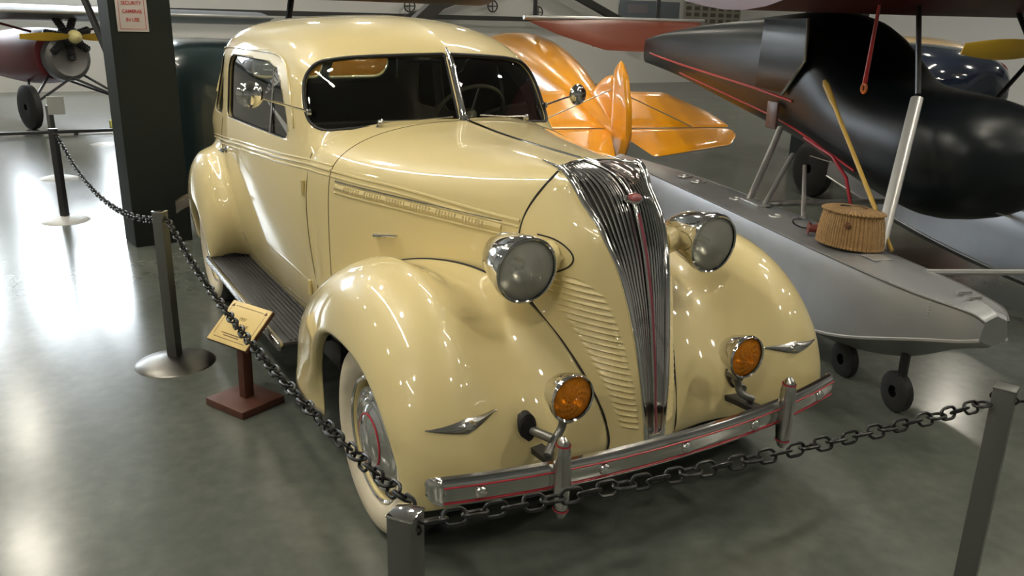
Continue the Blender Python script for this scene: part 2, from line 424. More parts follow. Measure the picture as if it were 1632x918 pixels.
# --- nose panel: stacked levels from grille edge to the seam, with pressed louvres
GE = [(1.275,.115,.165),(1.235,.15,.158),(1.20,.171,.151),(1.15,.237,.145),(1.10,.281,.134),(1.0,.346,.108),(.9,.384,.091),(.8,.413,.077),(.7,.437,.064),(.6,.458,.056),(.5,.470,.046),(.36,.483,.036)]
NL = [
 (1.272, [(.100,.160),(.096,.163),(.090,.166),(.082,.169),(.076,.172)]),
 (1.24, [(.148,.16),(.140,.171),(.125,.180),(.10,.191),(.07,.202)]),
 (1.20, [(.171,.151),(.162,.172),(.138,.195),(.10,.215),(.05,.232)]),
 (1.10, [(.281,.134),(.252,.168),(.20,.208),(.12,.248),(.012,.283)]),
 (1.0, [(.346,.108),(.312,.152),(.25,.205),(.155,.255),(.0,.297)]),
 (.9, [(.384,.091),(.345,.14),(.285,.195),(.20,.247),(.03,.31)]),
 (.8, [(.413,.077),(.378,.124),(.325,.178),(.25,.23),(.14,.29)]),
 (.7, [(.437,.064),(.412,.10),(.372,.145),(.32,.19),(.25,.243)]),
 (.6, [(.458,.056),(.442,.085),(.414,.12),(.373,.16),(.318,.204)]),
 (.5, [(.470,.046),(.456,.075),(.437,.105),(.413,.14),(.384,.170)]),
 (.42, [(.479,.038),(.468,.063),(.455,.092),(.437,.122),(.415,.155)]),
 (.34, [(.483,.036),(.474,.06),(.460,.09),(.445,.12),(.420,.15)]),
]
rows = [[(x, y, z) for x, y in p] for z, p in NL]
NN = net(rows, 640, 64, fu=lambda P, m: natural(P, m))
n_l = 23
nz = NN.copy()
for i in range(NN.shape[0]):
    for j in range(NN.shape[1]):
        x, y, z = NN[i, j]
        # louvre field: between grille margin and seam margin, z .43 - .92
        lo = np.interp(z, [.42,.5,.6,.7,.8,.88,.93], [.056,.066,.080,.096,.118,.145,.20]); hi = np.interp(z, [.42,.5,.6,.7,.8,.9], [.122,.14,.17,.205,.245,.285])
        zl = z+.15*(.2-y)     # louvres slope down towards the grille
        if .435 < zl < .925:
            k = (zl-.435)/(.925-.435)*n_l; ph = k-math.floor(k)
            e = min(1, max(0, (y-lo)/.016))*min(1, max(0, (hi-y)/.022))
            e = e*e*(3-2*e)
            nz[i, j, 0] += e*(.020*(1-ph if ph > .2 else ph/.2*.8)-.009)
nose = sheet('nose_panel', nz, cream, car)
NOSE = tree(nose)

# --- front fenders (radial sections about the wheel axis)
FC = (-.05, .36)
def fender_front(s):
    TH = [0, 8, 16, 30, 48, 66, 84, 102, 120, 135, 148, 158, 167, 175]
    Rr = np.interp(TH, [-26,-14,0,20,45,70,90,110,130,145,158,167,175], [.47,.515,.535,.545,.57,.595,.608,.63,.67,.74,.85,.95,1.03])
    rl = np.interp(TH, [-26,0,30,60,80,100,120,145,160,175], [.45,.44,.405,.36,.335,.34,.375,.43,.45,.465])
    # inner seam (r, y) by angle
    ka = [0,5,18,33,49,57,71,90,107,124,150,175]
    sm = np.interp(TH, ka, [.475,.47,.456,.44,.453,.475,.487,.505,.55,.613,.78,.98])
    sy = np.interp(TH, ka, [.15,.152,.17,.204,.243,.27,.30,.34,.39,.45,.62,.69])
    rows = []
    for th, R, r0, rs, ys in zip(TH, Rr, rl, sm, sy):
        a = radians(th); yo = np.interp(th, [-26,0,30,90,150,175], [.90,.925,.945,.945,.935,.925])
        yc = np.interp(th, [-26,0,30,90,120,175], [.70,.72,.725,.71,.70,.74])
        h = (R-r0-.03)
        pts = [(r0+.004, yo-.045), (r0, yo-.012), (r0+.012, yo)]
        for ph in (0, 24, 46, 68, 90):
            pts.append((R-h+h*sin(radians(ph)), yc+(yo-yc)*cos(radians(ph))))
        # valley between crown and seam: dips
        dip = np.interp(th, [-26,0,30,60,90,120,150,175], [.02,.035,.050,.052,.040,.02,.0,.0])
        for t in (.14, .3, .46, .64, .82, 1.0):
            y = yc+(ys-yc)*t; q_ = min(1, t*1.25); r = R+(rs-R)*(q_*q_*(3-2*q_))-dip*sin(pi*min(1, t*1.02))
            pts.append((r, y))
        rows.append([(FC[0]+r*cos(a), s*y, FC[1]+r*sin(a)) for r, y in pts])
    r0_ = rows[0]; rows.insert(0, [(x-.018, y, .315) for x, y, z in r0_])
    # tail row closing on the running board
    last = rows[-1]
    n = len(last)
    tail = []
    A = np.array([-.52, .93, .225]); B = np.array([-1.06, .92, .345])
    for k, p in enumerate(last):
        if k < 8:
            t = k/7; q = A+(B-A)*t; yy = abs(p[1]); tail.append((q[0], s*(yy if k != 7 else .80), q[2]))
        else: tail.append((-1.07, p[1], .36))
    rows.append(tail)
    G = net(rows, 110, 80)
    o = MB().grid(G, flip=(s < 0)).build('front_fender', [cream, black_metal], car, weld=True, angle=60)
    MB().tube([tuple(q) for q in G[2:78, -1]], .0045, 6).build('fender_seam', dark_gap, car)
    sol = o.modifiers.new('sol', 'SOLIDIFY'); sol.thickness = .006; sol.offset = -1; sol.material_offset = 1
    return o
# --- rear fenders
RC = (-2.97, .36)
def fender_rear(s):
    TH = [2, 14, 30, 48, 66, 84, 100, 118, 136, 155, 172, 185]
    Rr = np.interp(TH, [2,14,30,60,90,120,150,170,185], [.335,.43,.53,.62,.64,.655,.70,.80,.86])
    rl = np.interp(TH, [2,30,60,90,120,150,185], [.295,.30,.305,.31,.33,.38,.42])
    rows = []
    for th, R, r0 in zip(TH, Rr, rl):
        a = radians(th); yo = np.interp(th, [0,30,90,150,185], [.905,.925,.935,.90,.84]); yi = np.interp(th, [0,30,60,90,120,150,185], [.66,.72,.74,.73,.68,.55,.40])
        yc = yi+.07; h = min(R-r0-.02, .26)
        pts = [(r0+.004, yo-.04), (r0, yo-.01), (r0+.01, yo)]
        for ph in (0, 24, 46, 68, 90): pts.append((R-h+h*sin(radians(ph)), yc+(yo-yc)*cos(radians(ph))))
        ri = R+.10
        pts += [(R+.02, yc-.04), (ri, yi)]
        rows.append([(RC[0]+r*cos(a), s*y, RC[1]+r*sin(a)) for r, y in pts])
    o = MB().grid(net(rows, 90, 60), flip=(s < 0)).build('rear_fender', [cream, black_metal], car, weld=True, angle=60)
    sol = o.modifiers.new('sol', 'SOLIDIFY'); sol.thickness = .006; sol.offset = -1; sol.material_offset = 1
    return o
FEND = {}
for s in (-1, 1):
    f = fender_front(s); FEND[s] = tree(f); fender_rear(s)

# --- running boards
for s in (-1, 1):
    b = MB(); b.box((-1.86, s*.785, .355), (1.66, .235, .03), bev=.008)
    for k in range(9): b.box((-1.86, s*(.69+k*.0215), .373), (1.64, .010, .008), bev=.003)
    rb = b.build('running_board', mat('ribbed_black_rubber', (.025, .025, .027), .45), car)
    MB().box((-1.86, s*.914, .352), (1.672, .030, .046), bev=.012).build('edge_trim', brushed, rb)
    MB().box((-2.0, s*.665, .30), (2.2, .03, .14), bev=.01).build('sill', black_metal, car)
# underside
u = MB(); u.box((-2.0, 0, .36), (3.7, 1.0, .10), bev=.02); u.box((-.1, .45, .34), (.7, .06, .10), bev=.01); u.box((-.1, -.45, .34), (.7, .06, .10), bev=.01)
u.box((.0, 0, .36), (.3, .8, .14), bev=.02)
u.tube([(0, -.66, .33), (0, -.3, .27), (0, .3, .27), (0, .66, .33)], .035, 10)
u.build('chassis', black_metal, car)
# inner wheel-arch panels so the arches read dark and closed
for s in (-1, 1):
    m = MB()
    arc = [(FC[0]+.385*cos(a), FC[1]+.385*sin(a)) for a in np.linspace(radians(-10), radians(190), 24)]
    m.grid([[(x, s*.66, z), (x, s*.84, z)] for x, z in arc])
    m.add([(x, s*.66, z) for x, z in arc], [tuple(range(len(arc)))])
    m.build('wheel_arch', black_metal, car)

# --- wheels
def wheel(loc, s, steer=0):
    e = bpy.data.objects.new('wheel', None); COL.objects.link(e); e.parent = car; e.location = loc
    e.empty_display_size = .1; e.rotation_euler = (0, 0, steer)
    M = Matrix.Rotation(-s*pi/2, 4, 'X')
    t = [(.235,.055),(.25,.076),(.275,.083),(.305,.082),(.328,.074),(.345,.058),(.352,.03),(.355,0),(.352,-.03),(.345,-.058),(.325,-.076),(.29,-.085),(.25,-.076),(.235,-.055)]
    MB().lathe(t, M, 64).build('tire', rubber, e)
    MB().lathe([(.222,.052),(.235,.068),(.252,.0805),(.275,.0865),(.305,.0855),(.326,.078),(.331,.073)], M, 64).build('whitewall', whitewall, e)
    MB().lathe([(.235,.05),(.222,.062),(.212,.058),(.205,.03),(.20,.0),(.16,-.01),(.12,-.005)], M, 48).build('rim', cream, e)
    MB().lathe([(.185,.02),(.192,.045),(.186,.058),(.176,.056),(.170,.064),(.160,.066),(.154,.060),(.146,.068),(.134,.070),(.126,.064),(.11,.074),(.08,.088),(.04,.097),(0,.10)], M, 48).build('hubcap', chrome, e)
    MB().lathe([(.101,.0795),(.097,.083),(.093,.083)], M, 48).build('red_ring', red_paint, e)
    MB().lathe([(.215,.063),(.222,.068),(.228,.065)], M, 48).build('trim_ring', chrome, e)
    return e
for x, z in ((0, .355), (-2.97, .355)):
    for s in (-1, 1): wheel((x, s*(.80 if x == 0 else .765), z), s, .0)

# --- grille
def gpath(n=60):
    C_ = [(-.015,1.283),(.06,1.279),(.12,1.272),(.18,1.255),(.235,1.225),(.28,1.18),(.315,1.115),(.345,1.05),(.37,.98),(.395,.89),(.413,.82),(.435,.70),(.452,.60),(.465,.50),(.478,.40),(.482,.36)]
    E_ = [(.085,.168,1.280),(.105,.167,1.272),(.125,.165,1.258),(.148,.160,1.235),(.171,.153,1.205),(.208,.149,1.17),(.249,.141,1.135),(.281,.134,1.10),(.32,.12,1.04),(.353,.106,.98),(.384,.091,.90),(.418,.074,.78),(.445,.062,.66),(.462,.052,.56),(.475,.042,.45),(.483,.036,.36)]
    return natural(C_, n), natural(E_, n)
GC, GEd = gpath()
def gpt(t, i):
    c = GC[i]; e = GEd[i]; a = abs(t); 
    x = c[0]+(e[0]-c[0])*a*a; z = c[1]+(e[2]-c[1])*(a**2)
    return Vector((x, t*e[1], z))
gr = bpy.data.objects.new('grille', None); COL.objects.link(gr); gr.parent = car; gr.empty_display_size = .1
def gnorm(i): 
    a = gpt(0, max(i-1, 0)); b = gpt(0, min(i+1, 59)); d = (b-a).normalized(); return Vector((-d.z, 0, d.x)) if -d.z > 0 or d.x > 0 else Vector((d.z, 0, -d.x))
bk = [[tuple(gpt(t, i)-gnorm(i)*.018) for t in np.linspace(-1, 1, 15)] for i in range(60)]
MB().grid(bk).build('backing', dark_gap, gr)
nb = 8
for s in (-1, 1):
    for k in range(nb):
        t = s*(.13+.76*k/(nb-1))
        path = [gpt(t, i)-gnorm(i)*.003 for i in range(60)]
        wr = [max(.0020, .0062*(GEd[i][1]/.165)**.85) for i in range(60)]
        MB().tube(path, wr, 8).build('grille_bar', chrome, gr)
for s in (-1, 1):
    path = [gpt(s*1.0, i)+gnorm(i)*.002 for i in range(60)]
    MB().tube(path, [.0125-.003*i/59 for i in range(60)], 10).build('grille_frame', chrome, gr)
MB().tube([gpt(0, i)+gnorm(i)*.004 for i in range(60)], [.012-.005*i/59 for i in range(60)], 10).build('centre_bar', chrome, gr)
MB().tube([gpt(0, i)+gnorm(i)*.0135 for i in range(22, 60)], [.0055-.002*i/38 for i in range(38)], 8).build('maroon_strip', maroon, gr)
MB().tube([gpt(t, 0)+Vector((0, 0, .003)) for t in np.linspace(-1, 1, 21)], .005, 8).build('top_edge_trim', chrome, gr)
# badge
p = gpt(0, 19)+gnorm(19)*.012; M = axisM(p, gnorm(19))
bd = MB().lathe([(.0,.010),(.02,.009),(.028,.004),(.030,-.004)], M @ Matrix.Diagonal((1.35, .72, 1, 1)), 28).build('badge', chrome, gr)
MB().lathe([(.0,.0118),(.018,.0108),(.022,.0085)], M @ Matrix.Diagonal((1.35, .72, 1, 1)), 28).build('badge_enamel', mat('red_enamel', (.25, .05, .05), .3), bd)
# foot casting
MB().box((.487, 0, .375), (.02, .06, .05), bev=.006).build('grille_foot', chrome, gr)

# hood ornament: long bullet on the crease
pth = [(.06,0,1.288),(.10,0,1.291),(.145,0,1.291),(.19,0,1.287),(.235,0,1.279),(.27,0,1.268),(.295,0,1.256)]
MB().tube(dens(pth, 24), [.004+.021*sin(min(1, k/16)*pi/2)*(1 if k < 18 else sqrt(max(.02, 1-((k-17)/6.2)**2))) for k in range(24)], 14).build('hood_ornament', mat('ornament_chrome', (.50, .42, .40), .15, 1.0), car)
# hood centre strip
cp = []
for x in np.linspace(-.99, .06, 40):
    r = HOOD.ray_cast(Vector((x, .001, 2)), Vector((0, 0, -1)))
    if r[0]: cp.append(r[0]+Vector((0, 0, .003)))
MB().tube(cp, .0065, 8).build('hood_centre_strip', chrome, car)
# small chrome speed tips at the grille corners
for s in (-1, 1):
    pts = []
    for x, y in ((-.09, .140), (-.05, .146), (0, .152), (.03, .156), (.06, .16)):
        r = HOOD.ray_cast(Vector((x, s*y, 2)), Vector((0, 0, -1))); pts.append(r[0]+Vector((0, 0, .004)) if r[0] else Vector((x, s*y, 1.278)))
    MB().tube(dens(pts, 14), [.002+.008*(k/13) for k in range(14)], 10).build('corner_tip', chrome, car)
    MB().lathe([(0,.02),(.012,.016),(.018,.004),(.014,-.012),(.0,-.02)], axisM((.082, s*.166, 1.279), (1, 0, 0)), 16).build('corner_knob', chrome, car)

def strip_on(T, pts, name, m, r, n=40, s=1, flat=None, off=0.0, parent=None, fn='side', cap=True):
    P = dens(pts, n); out = []
    for a, b in P:
        q = side(T, a, b, s, off) if fn == 'side' else front(T, a, b, off)
        if q is not None: out.append(q)
    if len(out) > 2:
        return MB().tube(out, r, 8, flat=flat).build(name, m, parent or car)
for s in (-1, 1):
    # belt moulding of three beads over body, cowl and hood
    for T, xa, xb, nm in ((BODY, -3.75, -1.22, 'body'), (COWL, -1.22, -1.0, 'cowl'), (HOOD, -.99, .0, 'hood')):
        for dz, r in ((0, .0075), (-.022, .006), (.020, .006)):
            zf = lambda x: np.interp(x, [-3.75,-3.1,-2.2,-1.2,-1.0,-.55,-.2,.02], [.98,1.045,1.10,1.14,1.14,1.125,1.10,1.085])+dz
            if nm == 'hood' and dz > 0: continue
            strip_on(T, [(x, zf(x)) for x in np.linspace(xa, xb, 8)], 'belt_moulding', cream, r, s=s, off=-.002)
    # seams
    for pts, T in (([(-1.215,1.19),(-1.21,1.1),(-1.20,.9),(-1.17,.66),(-1.15,.42)], BODY), ([(-2.80,1.20),(-2.80,1.0),(-2.74,.80),(-2.6,.62),(-2.45,.5)], BODY)):
        strip_on(T, pts, 'door_seam', panel_gap, .0022, s=s, off=.0005)
    strip_on(BODY, [(-2.45,.49),(-2.2,.44),(-1.6,.42),(-1.15,.42)], 'door_seam', panel_gap, .0018, s=s, off=.0005)
    P = hh[split]; MB().tube([(p[0], s*p[1], p[2]+.0) for p in P], .0022, 6).build('hood_seam', panel_gap, car)
    P = [(q[0], s*(q[1]+.001), q[2]+.002) for q in hh[-1][18:]]
    MB().tube(P, .0055, 6).build('hood_seam', dark_gap, car)
    # louvre band on the hood side
    z1 = lambda x: np.interp(x, [-.99, .10], [1.075, 1.065])
    band = [(x, 1.078-(x+.99)*.03) for x in np.linspace(-.95, -.07, 8)]
    for dz, r, m_ in ((.024, .0040, chrome), (-.024, .0045, cream)):
        strip_on(HOOD, [(x, z+dz) for x, z in band], 'louvre_band_trim', m_, r, s=s, off=.001)
    strip_on(HOOD, band, 'louvre_band', cream, .017, s=s, off=-.009)
    for g in range(6):
        m = MB()
        for k in range(7):
            x = -.88+g*.128+k*.0150; zz = 1.078-(x+.99)*.03
            q0 = side(HOOD, x, zz+.012, s, .006); q1 = side(HOOD, x-.003, zz-.010, s, .007)
            if q0 and q1: m.tube([q0, q1], .0032, 6)
        m.build('hood_louvre', mat('louvre_cream', (.74, .62, .34), .35, coat=1.0), car)
    # hood handle
    q = side(HOOD, -.68, .915, s, .02); q2 = side(HOOD, -.55, .935, s, .02)
    h = MB(); h.tube([q, q2], .006, 8)
    for qq in (q, (Vector(q)+Vector(q2))/2): h.tube([qq, Vector(qq)-Vector((0, s*.03, 0))], .008, 8)
    h.build('hood_handle', chrome, car)
    # door handle + hinges
    q = side(BODY, -2.66, 1.02, s, .0); nrm = Vector((0, s, 0))
    h = MB(); h.lathe([(.022, 0),(.02,.008),(.011,.012),(.009,.04),(0,.045)], axisM(q, nrm), 16)
    q2 = side(BODY, -2.53, 1.018, s, .035); h.tube(dens([tuple(q+nrm*.038), tuple((q+q2)/2+nrm*.022), tuple(q2)], 8), [.009,.009,.0085,.008,.008,.008,.007,.006], 8)
    h.build('door_handle', chrome, car)
    for z in (1.03, .55):
        q = side(BODY, -1.235, z, s, .008); MB().tube([q-Vector((0, 0, .035)), q+Vector((0, 0, .035))], .010, 10).build('door_hinge', cream, car)
    # drip moulding over the side windows
    pts = [(-3.12,1.33),(-3.09,1.47),(-2.98,1.585),(-2.6,1.612),(-2.1,1.61),(-1.82,1.60),(-1.62,1.545),(-1.48,1.42),(-1.42,1.28)]
    strip_on(BODY, pts, 'drip_rail', cream, .007, n=60, s=s, off=.002)

# --- glass
def pane_on(outline, T, fn, s, off, name, m, parent):
    c = np.mean(outline, axis=0); vs = []; n = len(outline)
    rings = 8
    for k in range(1, rings+1):
        for p in outline:
            q = c+(np.array(p)-c)*(k/rings*1.012); h = side(T, q[0], q[1], s, off) if fn == 'side' else front(T, q[0], q[1], off)
            vs.append(h if h is not None else Vector((0, 0, 0)))
    h = side(T, c[0], c[1], s, off) if fn == 'side' else front(T, c[0], c[1], off); vs.append(h)
    fs = []
    for k in range(rings-1):
        for j in range(n): fs.append((k*n+j, k*n+(j+1) % n, (k+1)*n+(j+1) % n, (k+1)*n+j))
    for j in range(n): fs.append((len(vs)-1, j, (j+1) % n))
    return MB().add(vs, fs).build(name, m, parent)
def rubber_on(outline, T, fn, s, name, m, r, off=0.0):
    P = []
    for p in outline:
        h = side(T, p[0], p[1], s, off) if fn == 'side' else front(T, p[0], p[1], off)
        if h is not None and (fn == 'side' or h.x > wsx(p[0], p[1])-.075) and (not P or (h-P[-1]).length > .004): P.append(h)
    return MB().tube(P, r, 8, closed=True).build(name, m, car)
for s in (-1, 1):
    o_ = ws_outline(s)
    pane_on(o_, BODY, 'front', s, -.016, 'windscreen_pane', glass, car)
    rubber_on(o_, BODY, 'front', s, 'windscreen_rubber', rubber, .008, -.004)
    for out_, nm in ((sidew, 'door_window'), (quart, 'quarter_window')):
        pane_on(out_, BODY, 'side', s, -.018, nm, glass, car)
        rubber_on(out_, BODY, 'side', s, nm+'_rubber', rubber, .005, -.006)
    a = side(BODY, -1.86, 1.565, s, -.012); b = side(BODY, -1.80, 1.215, s, -.012)
    MB().tube([a, b], .007, 8).build('vent_divider', brushed, car)
# windscreen centre bar
cb = [front(BODY, .0005, z, .010) for z in np.linspace(1.335, 1.645, 12)]
MB().tube(cb, [.017]*2+[.015]*8+[.012, .006], 10).build('windscreen_bar', chrome, car)
MB().lathe([(0,.03),(.02,.02),(.026,0),(.02,-.02)], axisM(tuple(cb[0]+Vector((.005, 0, -.005))), (1, 0, .6)), 16).build('bar_foot', chrome, car)
# rear glass
MB().box((-2.97, 0, 1.49), (.008, .96, .22)).build('rear_window', glass, car)

# wipers
for s in (-1, 1):
    base = Vector((wsx(.40, 1.30)+.03, s*.385, 1.303))
    w_ = MB(); w_.lathe([(.015,-.02),(.016,.0),(.013,.010),(.010,.022),(0,.028)], axisM(base, (.5, 0, .85)), 16)
    w_.lathe([(0,.02),(.014,.01),(.016,0),(0,-.012)], axisM(base+Vector((.02, 0, .025)), (1, 0, .3)), 12)
    w_.build('wiper_pivot', brushed, car)
    tip = Vector((wsx(.06 if s < 0 else .18, 1.34)+.03, s*(.06) if s < 0 else s*.10, 1.352))
    MB().tube([base+Vector((.02, 0, .03)), (base+tip)/2+Vector((.02, 0, .012)), tip], [.0045, .0035, .003], 8).build('wiper_arm', brushed, car)

# --- interior
for x, h in ((-2.15, .95),):
    MB().box((x+.28, 0, .62), (.55, 1.24, .20), bev=.06).build('seat_cushion', seat_cloth, car)

for x in (-2.3,): MB().box((x, 0, .90), (.16, 1.24, .60), Matrix.Rotation(radians(-12), 3, 'Y'), bev=.06).build('seat_back', seat_cloth, car)

MB().box((-1.34, 0, 1.17), (.14, 1.22, .20), bev=.04).build('dashboard', mat('dash_brown', (.05, .04, .03), .4), car)
swM = axisM((-1.62, .34, 1.30), (-.75, 0, .62))
sw = MB(); sw.tube([swM @ Vector((.20*cos(a), .20*sin(a), 0)) for a in np.linspace(0, 2*pi, 48, endpoint=False)], .011, 10, closed=True)
for a in (radians(90), radians(210), radians(330)): sw.tube([swM @ Vector((0, 0, -.02)), swM @ Vector((.2*cos(a), .2*sin(a), 0))], .006, 8)
sw.lathe([(0,.01),(.035,.005),(.04,-.02),(.02,-.05)], swM, 20)
sw.build('steering_wheel', mat('ivory_plastic', (.30, .27, .17), .35), car)
MB().tube([swM @ Vector((0, 0, -.03)), (-1.15, .34, .9)], .018, 10).build('steering_column', black_metal, car)
MB().box((-1.45, 0, 1.60), (.02, .22, .055), bev=.012).build('rear_view_mirror', brushed, car)

# --- headlights
def lens_mat(name, tint, dif, bscale, k=.16):
    m = glass_mat(name, tint, .06, .05); nt = m.node_tree; o = nt.nodes['Material Output']; mx = o.inputs[0].links[0].from_node
    d = nt.nodes.new('ShaderNodeBsdfDiffuse'); d.inputs[0].default_value = (*dif, 1); m2 = nt.nodes.new('ShaderNodeMixShader'); m2.inputs[0].default_value = k
    nt.links.new(mx.outputs[0], m2.inputs[1]); nt.links.new(d.outputs[0], m2.inputs[2]); nt.links.new(m2.outputs[0], o.inputs[0])
    tc = nt.nodes.new('ShaderNodeTexCoord'); wv = nt.nodes.new('ShaderNodeTexWave'); wv.wave_type = 'BANDS'; wv.bands_direction = 'Y'; wv.inputs['Scale'].default_value = bscale; wv.inputs['Distortion'].default_value = .5
    bpn = nt.nodes.new('ShaderNodeBump'); bpn.inputs['Strength'].default_value = .6; bpn.inputs['Distance'].default_value = .004
    nt.links.new(tc.outputs['Object'], wv.inputs['Vector']); nt.links.new(wv.outputs['Fac'], bpn.inputs['Height'])
    for n in nt.nodes:
        if n.type == 'BSDF_GLOSSY': nt.links.new(bpn.outputs['Normal'], n.inputs['Normal'])
    return m
ribglass = lens_mat('ribbed_lamp_glass', (.96, .96, .90), (.85, .84, .76), 40, .24)
reflector = mat('lamp_reflector', (.85, .85, .80), .28, 1.0, bump=(22, .6))
for s in (-1, 1):
    c = Vector((.262, s*.412, .985)); d = Vector((1, s*.03, -.06)).normalized()
    M = axisM(c, d) @ Matrix.Scale(.91, 4)
    prof = [(0,-.285),(.02,-.28),(.045,-.262),(.070,-.225),(.092,-.175),(.108,-.12),(.118,-.07),(.122,-.03),(.123,-.004)]
    hd = MB().lathe(prof, M, 48).build('headlight', chrome, car)
    MB().lathe([(.123,-.032),(.1285,-.026),(.129,-.006),(.126,.006),(.120,.009),(.1155,.006)], M, 48).build('headlight_rim', chrome, hd)
    ln = []
    for i in range(25):
        r_ = .117*i/24
        ln.append([tuple(M @ Vector((r_*cos(q), r_*sin(q), .026-.030*(r_/.117)**2+(.0011*sin(r_*cos(q)*2*pi/.0125) if r_ < .108 else 0)))) for q in np.linspace(0, 2*pi, 120, endpoint=False)])
    MB().grid(ln, cv=True).build('headlight_lens', ribglass, hd, angle=60)
    MB().lathe([(0,-.10),(.03,-.095),(.06,-.075),(.09,-.045),(.112,-.012),(.119,-.006)], M, 40).build('reflector', reflector, hd)
    MB().lathe([(0,-.02),(.012,-.03),(.015,-.05),(.012,-.1)], M, 16).build('bulb', mat('bulb_glass', (.8, .8, .75), .1, .6), hd)
    MB().tube([c+Vector((-.20, 0, .078)), c+Vector((-.14, 0, .097)), c+Vector((-.05, 0, .110))], [.002, .0035, .003], 8).build('top_ridge', chrome, hd)
    # painted fairing joining lamp and nose
    f = MB(); f.tube(dens([(.13, s*.40, .985), (.135, s*.32, .985), (.14, s*.24, .985)], 8), [.055,.054,.053,.054,.056,.060,.066,.072], 20, flat=.85, up=(0, 0, 1))
    f.tube(dens([(.04, s*.27, .985), (.14, s*.275, .985), (.205, s*.218, .99)], 12), [.02, .045, .062, .070, .070, .067, .061, .052, .041, .029, .017, .004], 18, flat=.8, up=(0, 0, 1))
    f.build('lamp_fairing', cream, car)
    strip_on(NOSE, [(.09,1.055),(.16,1.05),(.215,1.025),(.238,.99),(.215,.955),(.165,.93)], 'fairing_seam', dark_gap, .003, s=s, off=.0005)

# --- fog lamps
amber = lens_mat('amber_lamp_glass', (1.0, .50, .04), (.95, .33, .015), 60, .42)
for s in (-1, 1):
    c = Vector((.514, s*.382, .622)); d = Vector((1, s*.0, .0)).normalized(); M = axisM(c, d)
    fg = MB().lathe([(0,-.115),(.022,-.11),(.045,-.095),(.062,-.07),(.072,-.04),(.077,-.012),(.0775,0)], M, 40).build('fog_lamp', chrome, car)
    MB().lathe([(.077,-.016),(.082,-.010),(.082,.004),(.078,.010),(.073,.006)], M, 40).build('fog_lamp_rim', chrome, fg)
    fl_ = []
    for i in range(9):
        fl_.append([tuple(M @ Vector((.0745*(i/8)*cos(q), .0745*(i/8)*sin(q), .018*(1-(i/8)**2)-.002+.0022*sin(q*9+i*2.1)*(1 if 0 < i < 8 else 0)))) for q in np.linspace(0, 2*pi, 54, endpoint=False)])
    MB().grid(fl_, cv=True).build('fog_lamp_lens', amber, fg, angle=8)
    MB().lathe([(0,-.07),(.03,-.06),(.055,-.035),(.073,-.006)], M, 30).build('fog_reflector', reflector, fg)
    b = MB(); b.box(tuple(c+Vector((-.045, 0, -.088))), (.06, .035, .02), bev=.004)
    b.tube(dens([tuple(c+Vector((-.05, 0, -.085))), tuple(c+Vector((-.055, -s*-.0+(.03 if s > 0 else .0), -.13))), (.47, s*.42, .455), (.50, s*.46, .43)], 12), [.014]*12, 10)
    b.tube([(.475, s*.425, .47), (.36, s*.47, .475)], .016, 10)
    b.build('fog_lamp_bracket', mat('grey_bracket', (.22, .22, .21), .4, .7), car)
    q = front(FEND[s], s*.475, .48, .004)
    if q is None: q = Vector((.42, s*.475, .48))
    MB().lathe([(0,.012),(.03,.012),(.036,.006),(.038,-.02)], axisM(q, (1, 0, 0)) @ Matrix.Diagonal((1.0, 1.5, 1, 1)), 28).build('rubber_grommet', rubber, car)

# --- fender wing emblems
for s in (-1, 1):
    g = []; 
    ys = np.linspace(.59, .855, 25)
    top = []; 
    for k, y in enumerate(ys):
        u_ = (y-.7225)/.1325; hgt = .002+.021*(1-abs(u_))**1.15
        zc = .573+.004*abs(u_)**2
        rowp = []
        for v in (-1, -.5, 0, .5, 1):
            q = front(FEND[s], s*y, zc+v*hgt, .003+.011*(1-v*v)*(1-abs(u_)*.8))
            rowp.append(q if q is not None else (rowp[-1] if rowp else Vector((.4, s*y, zc))))
        g.append([tuple(p) for p in rowp])
    em = MB().grid(np.array(g)).build('fender_emblem', brushed, car)
    q = front(FEND[s], s*.7225, .573, .012); MB().lathe([(0,.008),(.012,.006),(.016,0),(.018,-.006)], axisM(q, (1, 0, .2)) @ Matrix.Diagonal((1.6, .8, 1, 1)), 20).build('emblem_badge', chrome, em)

# --- bumper
bump = bpy.data.objects.new('bumper', None); COL.objects.link(bump); bump.parent = car; bump.empty_display_size = .1
def bx(y): return .640-.115*(abs(y)/.88)**2.2
sec = [(-.012,-.046),(.0,-.044),(.006,-.036),(.009,-.018),(.011,0),(.010,.018),(.012,.026),(.009,.036),(.0,.048),(-.014,.051),(-.018,.045),(-.006,.03),(-.004,-.03)]
rows = []
for y in .885*np.sin(np.linspace(-pi/2, pi/2, 110)):
    e = max(0, (abs(y)-.845)/.04); k = sqrt(max(.0, 1-min(1, e)**2))*.65+.35 if e > 0 else 1
    rows.append([(bx(y)+a*1.0-.03*e*e, y, .418+b*k) for a, b in sec])
MB().grid(rows, cv=True).build('bumper_bar', mat('bumper_chrome', (.62, .61, .59), .14, 1.0), bump)
for dz, ox in ((.024, .0125), (-.030, .0085)):
    MB().tube([(bx(y)+ox, y, .418+dz) for y in np.linspace(-.85, .85, 60)], .0028, 6).build('bumper_pinstripe', red_paint, bump)
for y in (-.74, -.33, 0, .33, .74):
    MB().lathe([(0,.014),(.012,.012),(.019,.005),(.021,0),(.021,-.01)], axisM((bx(y)+.010, y, .416), (1, 0, 0)), 20).build('bumper_bolt', chrome, bump)
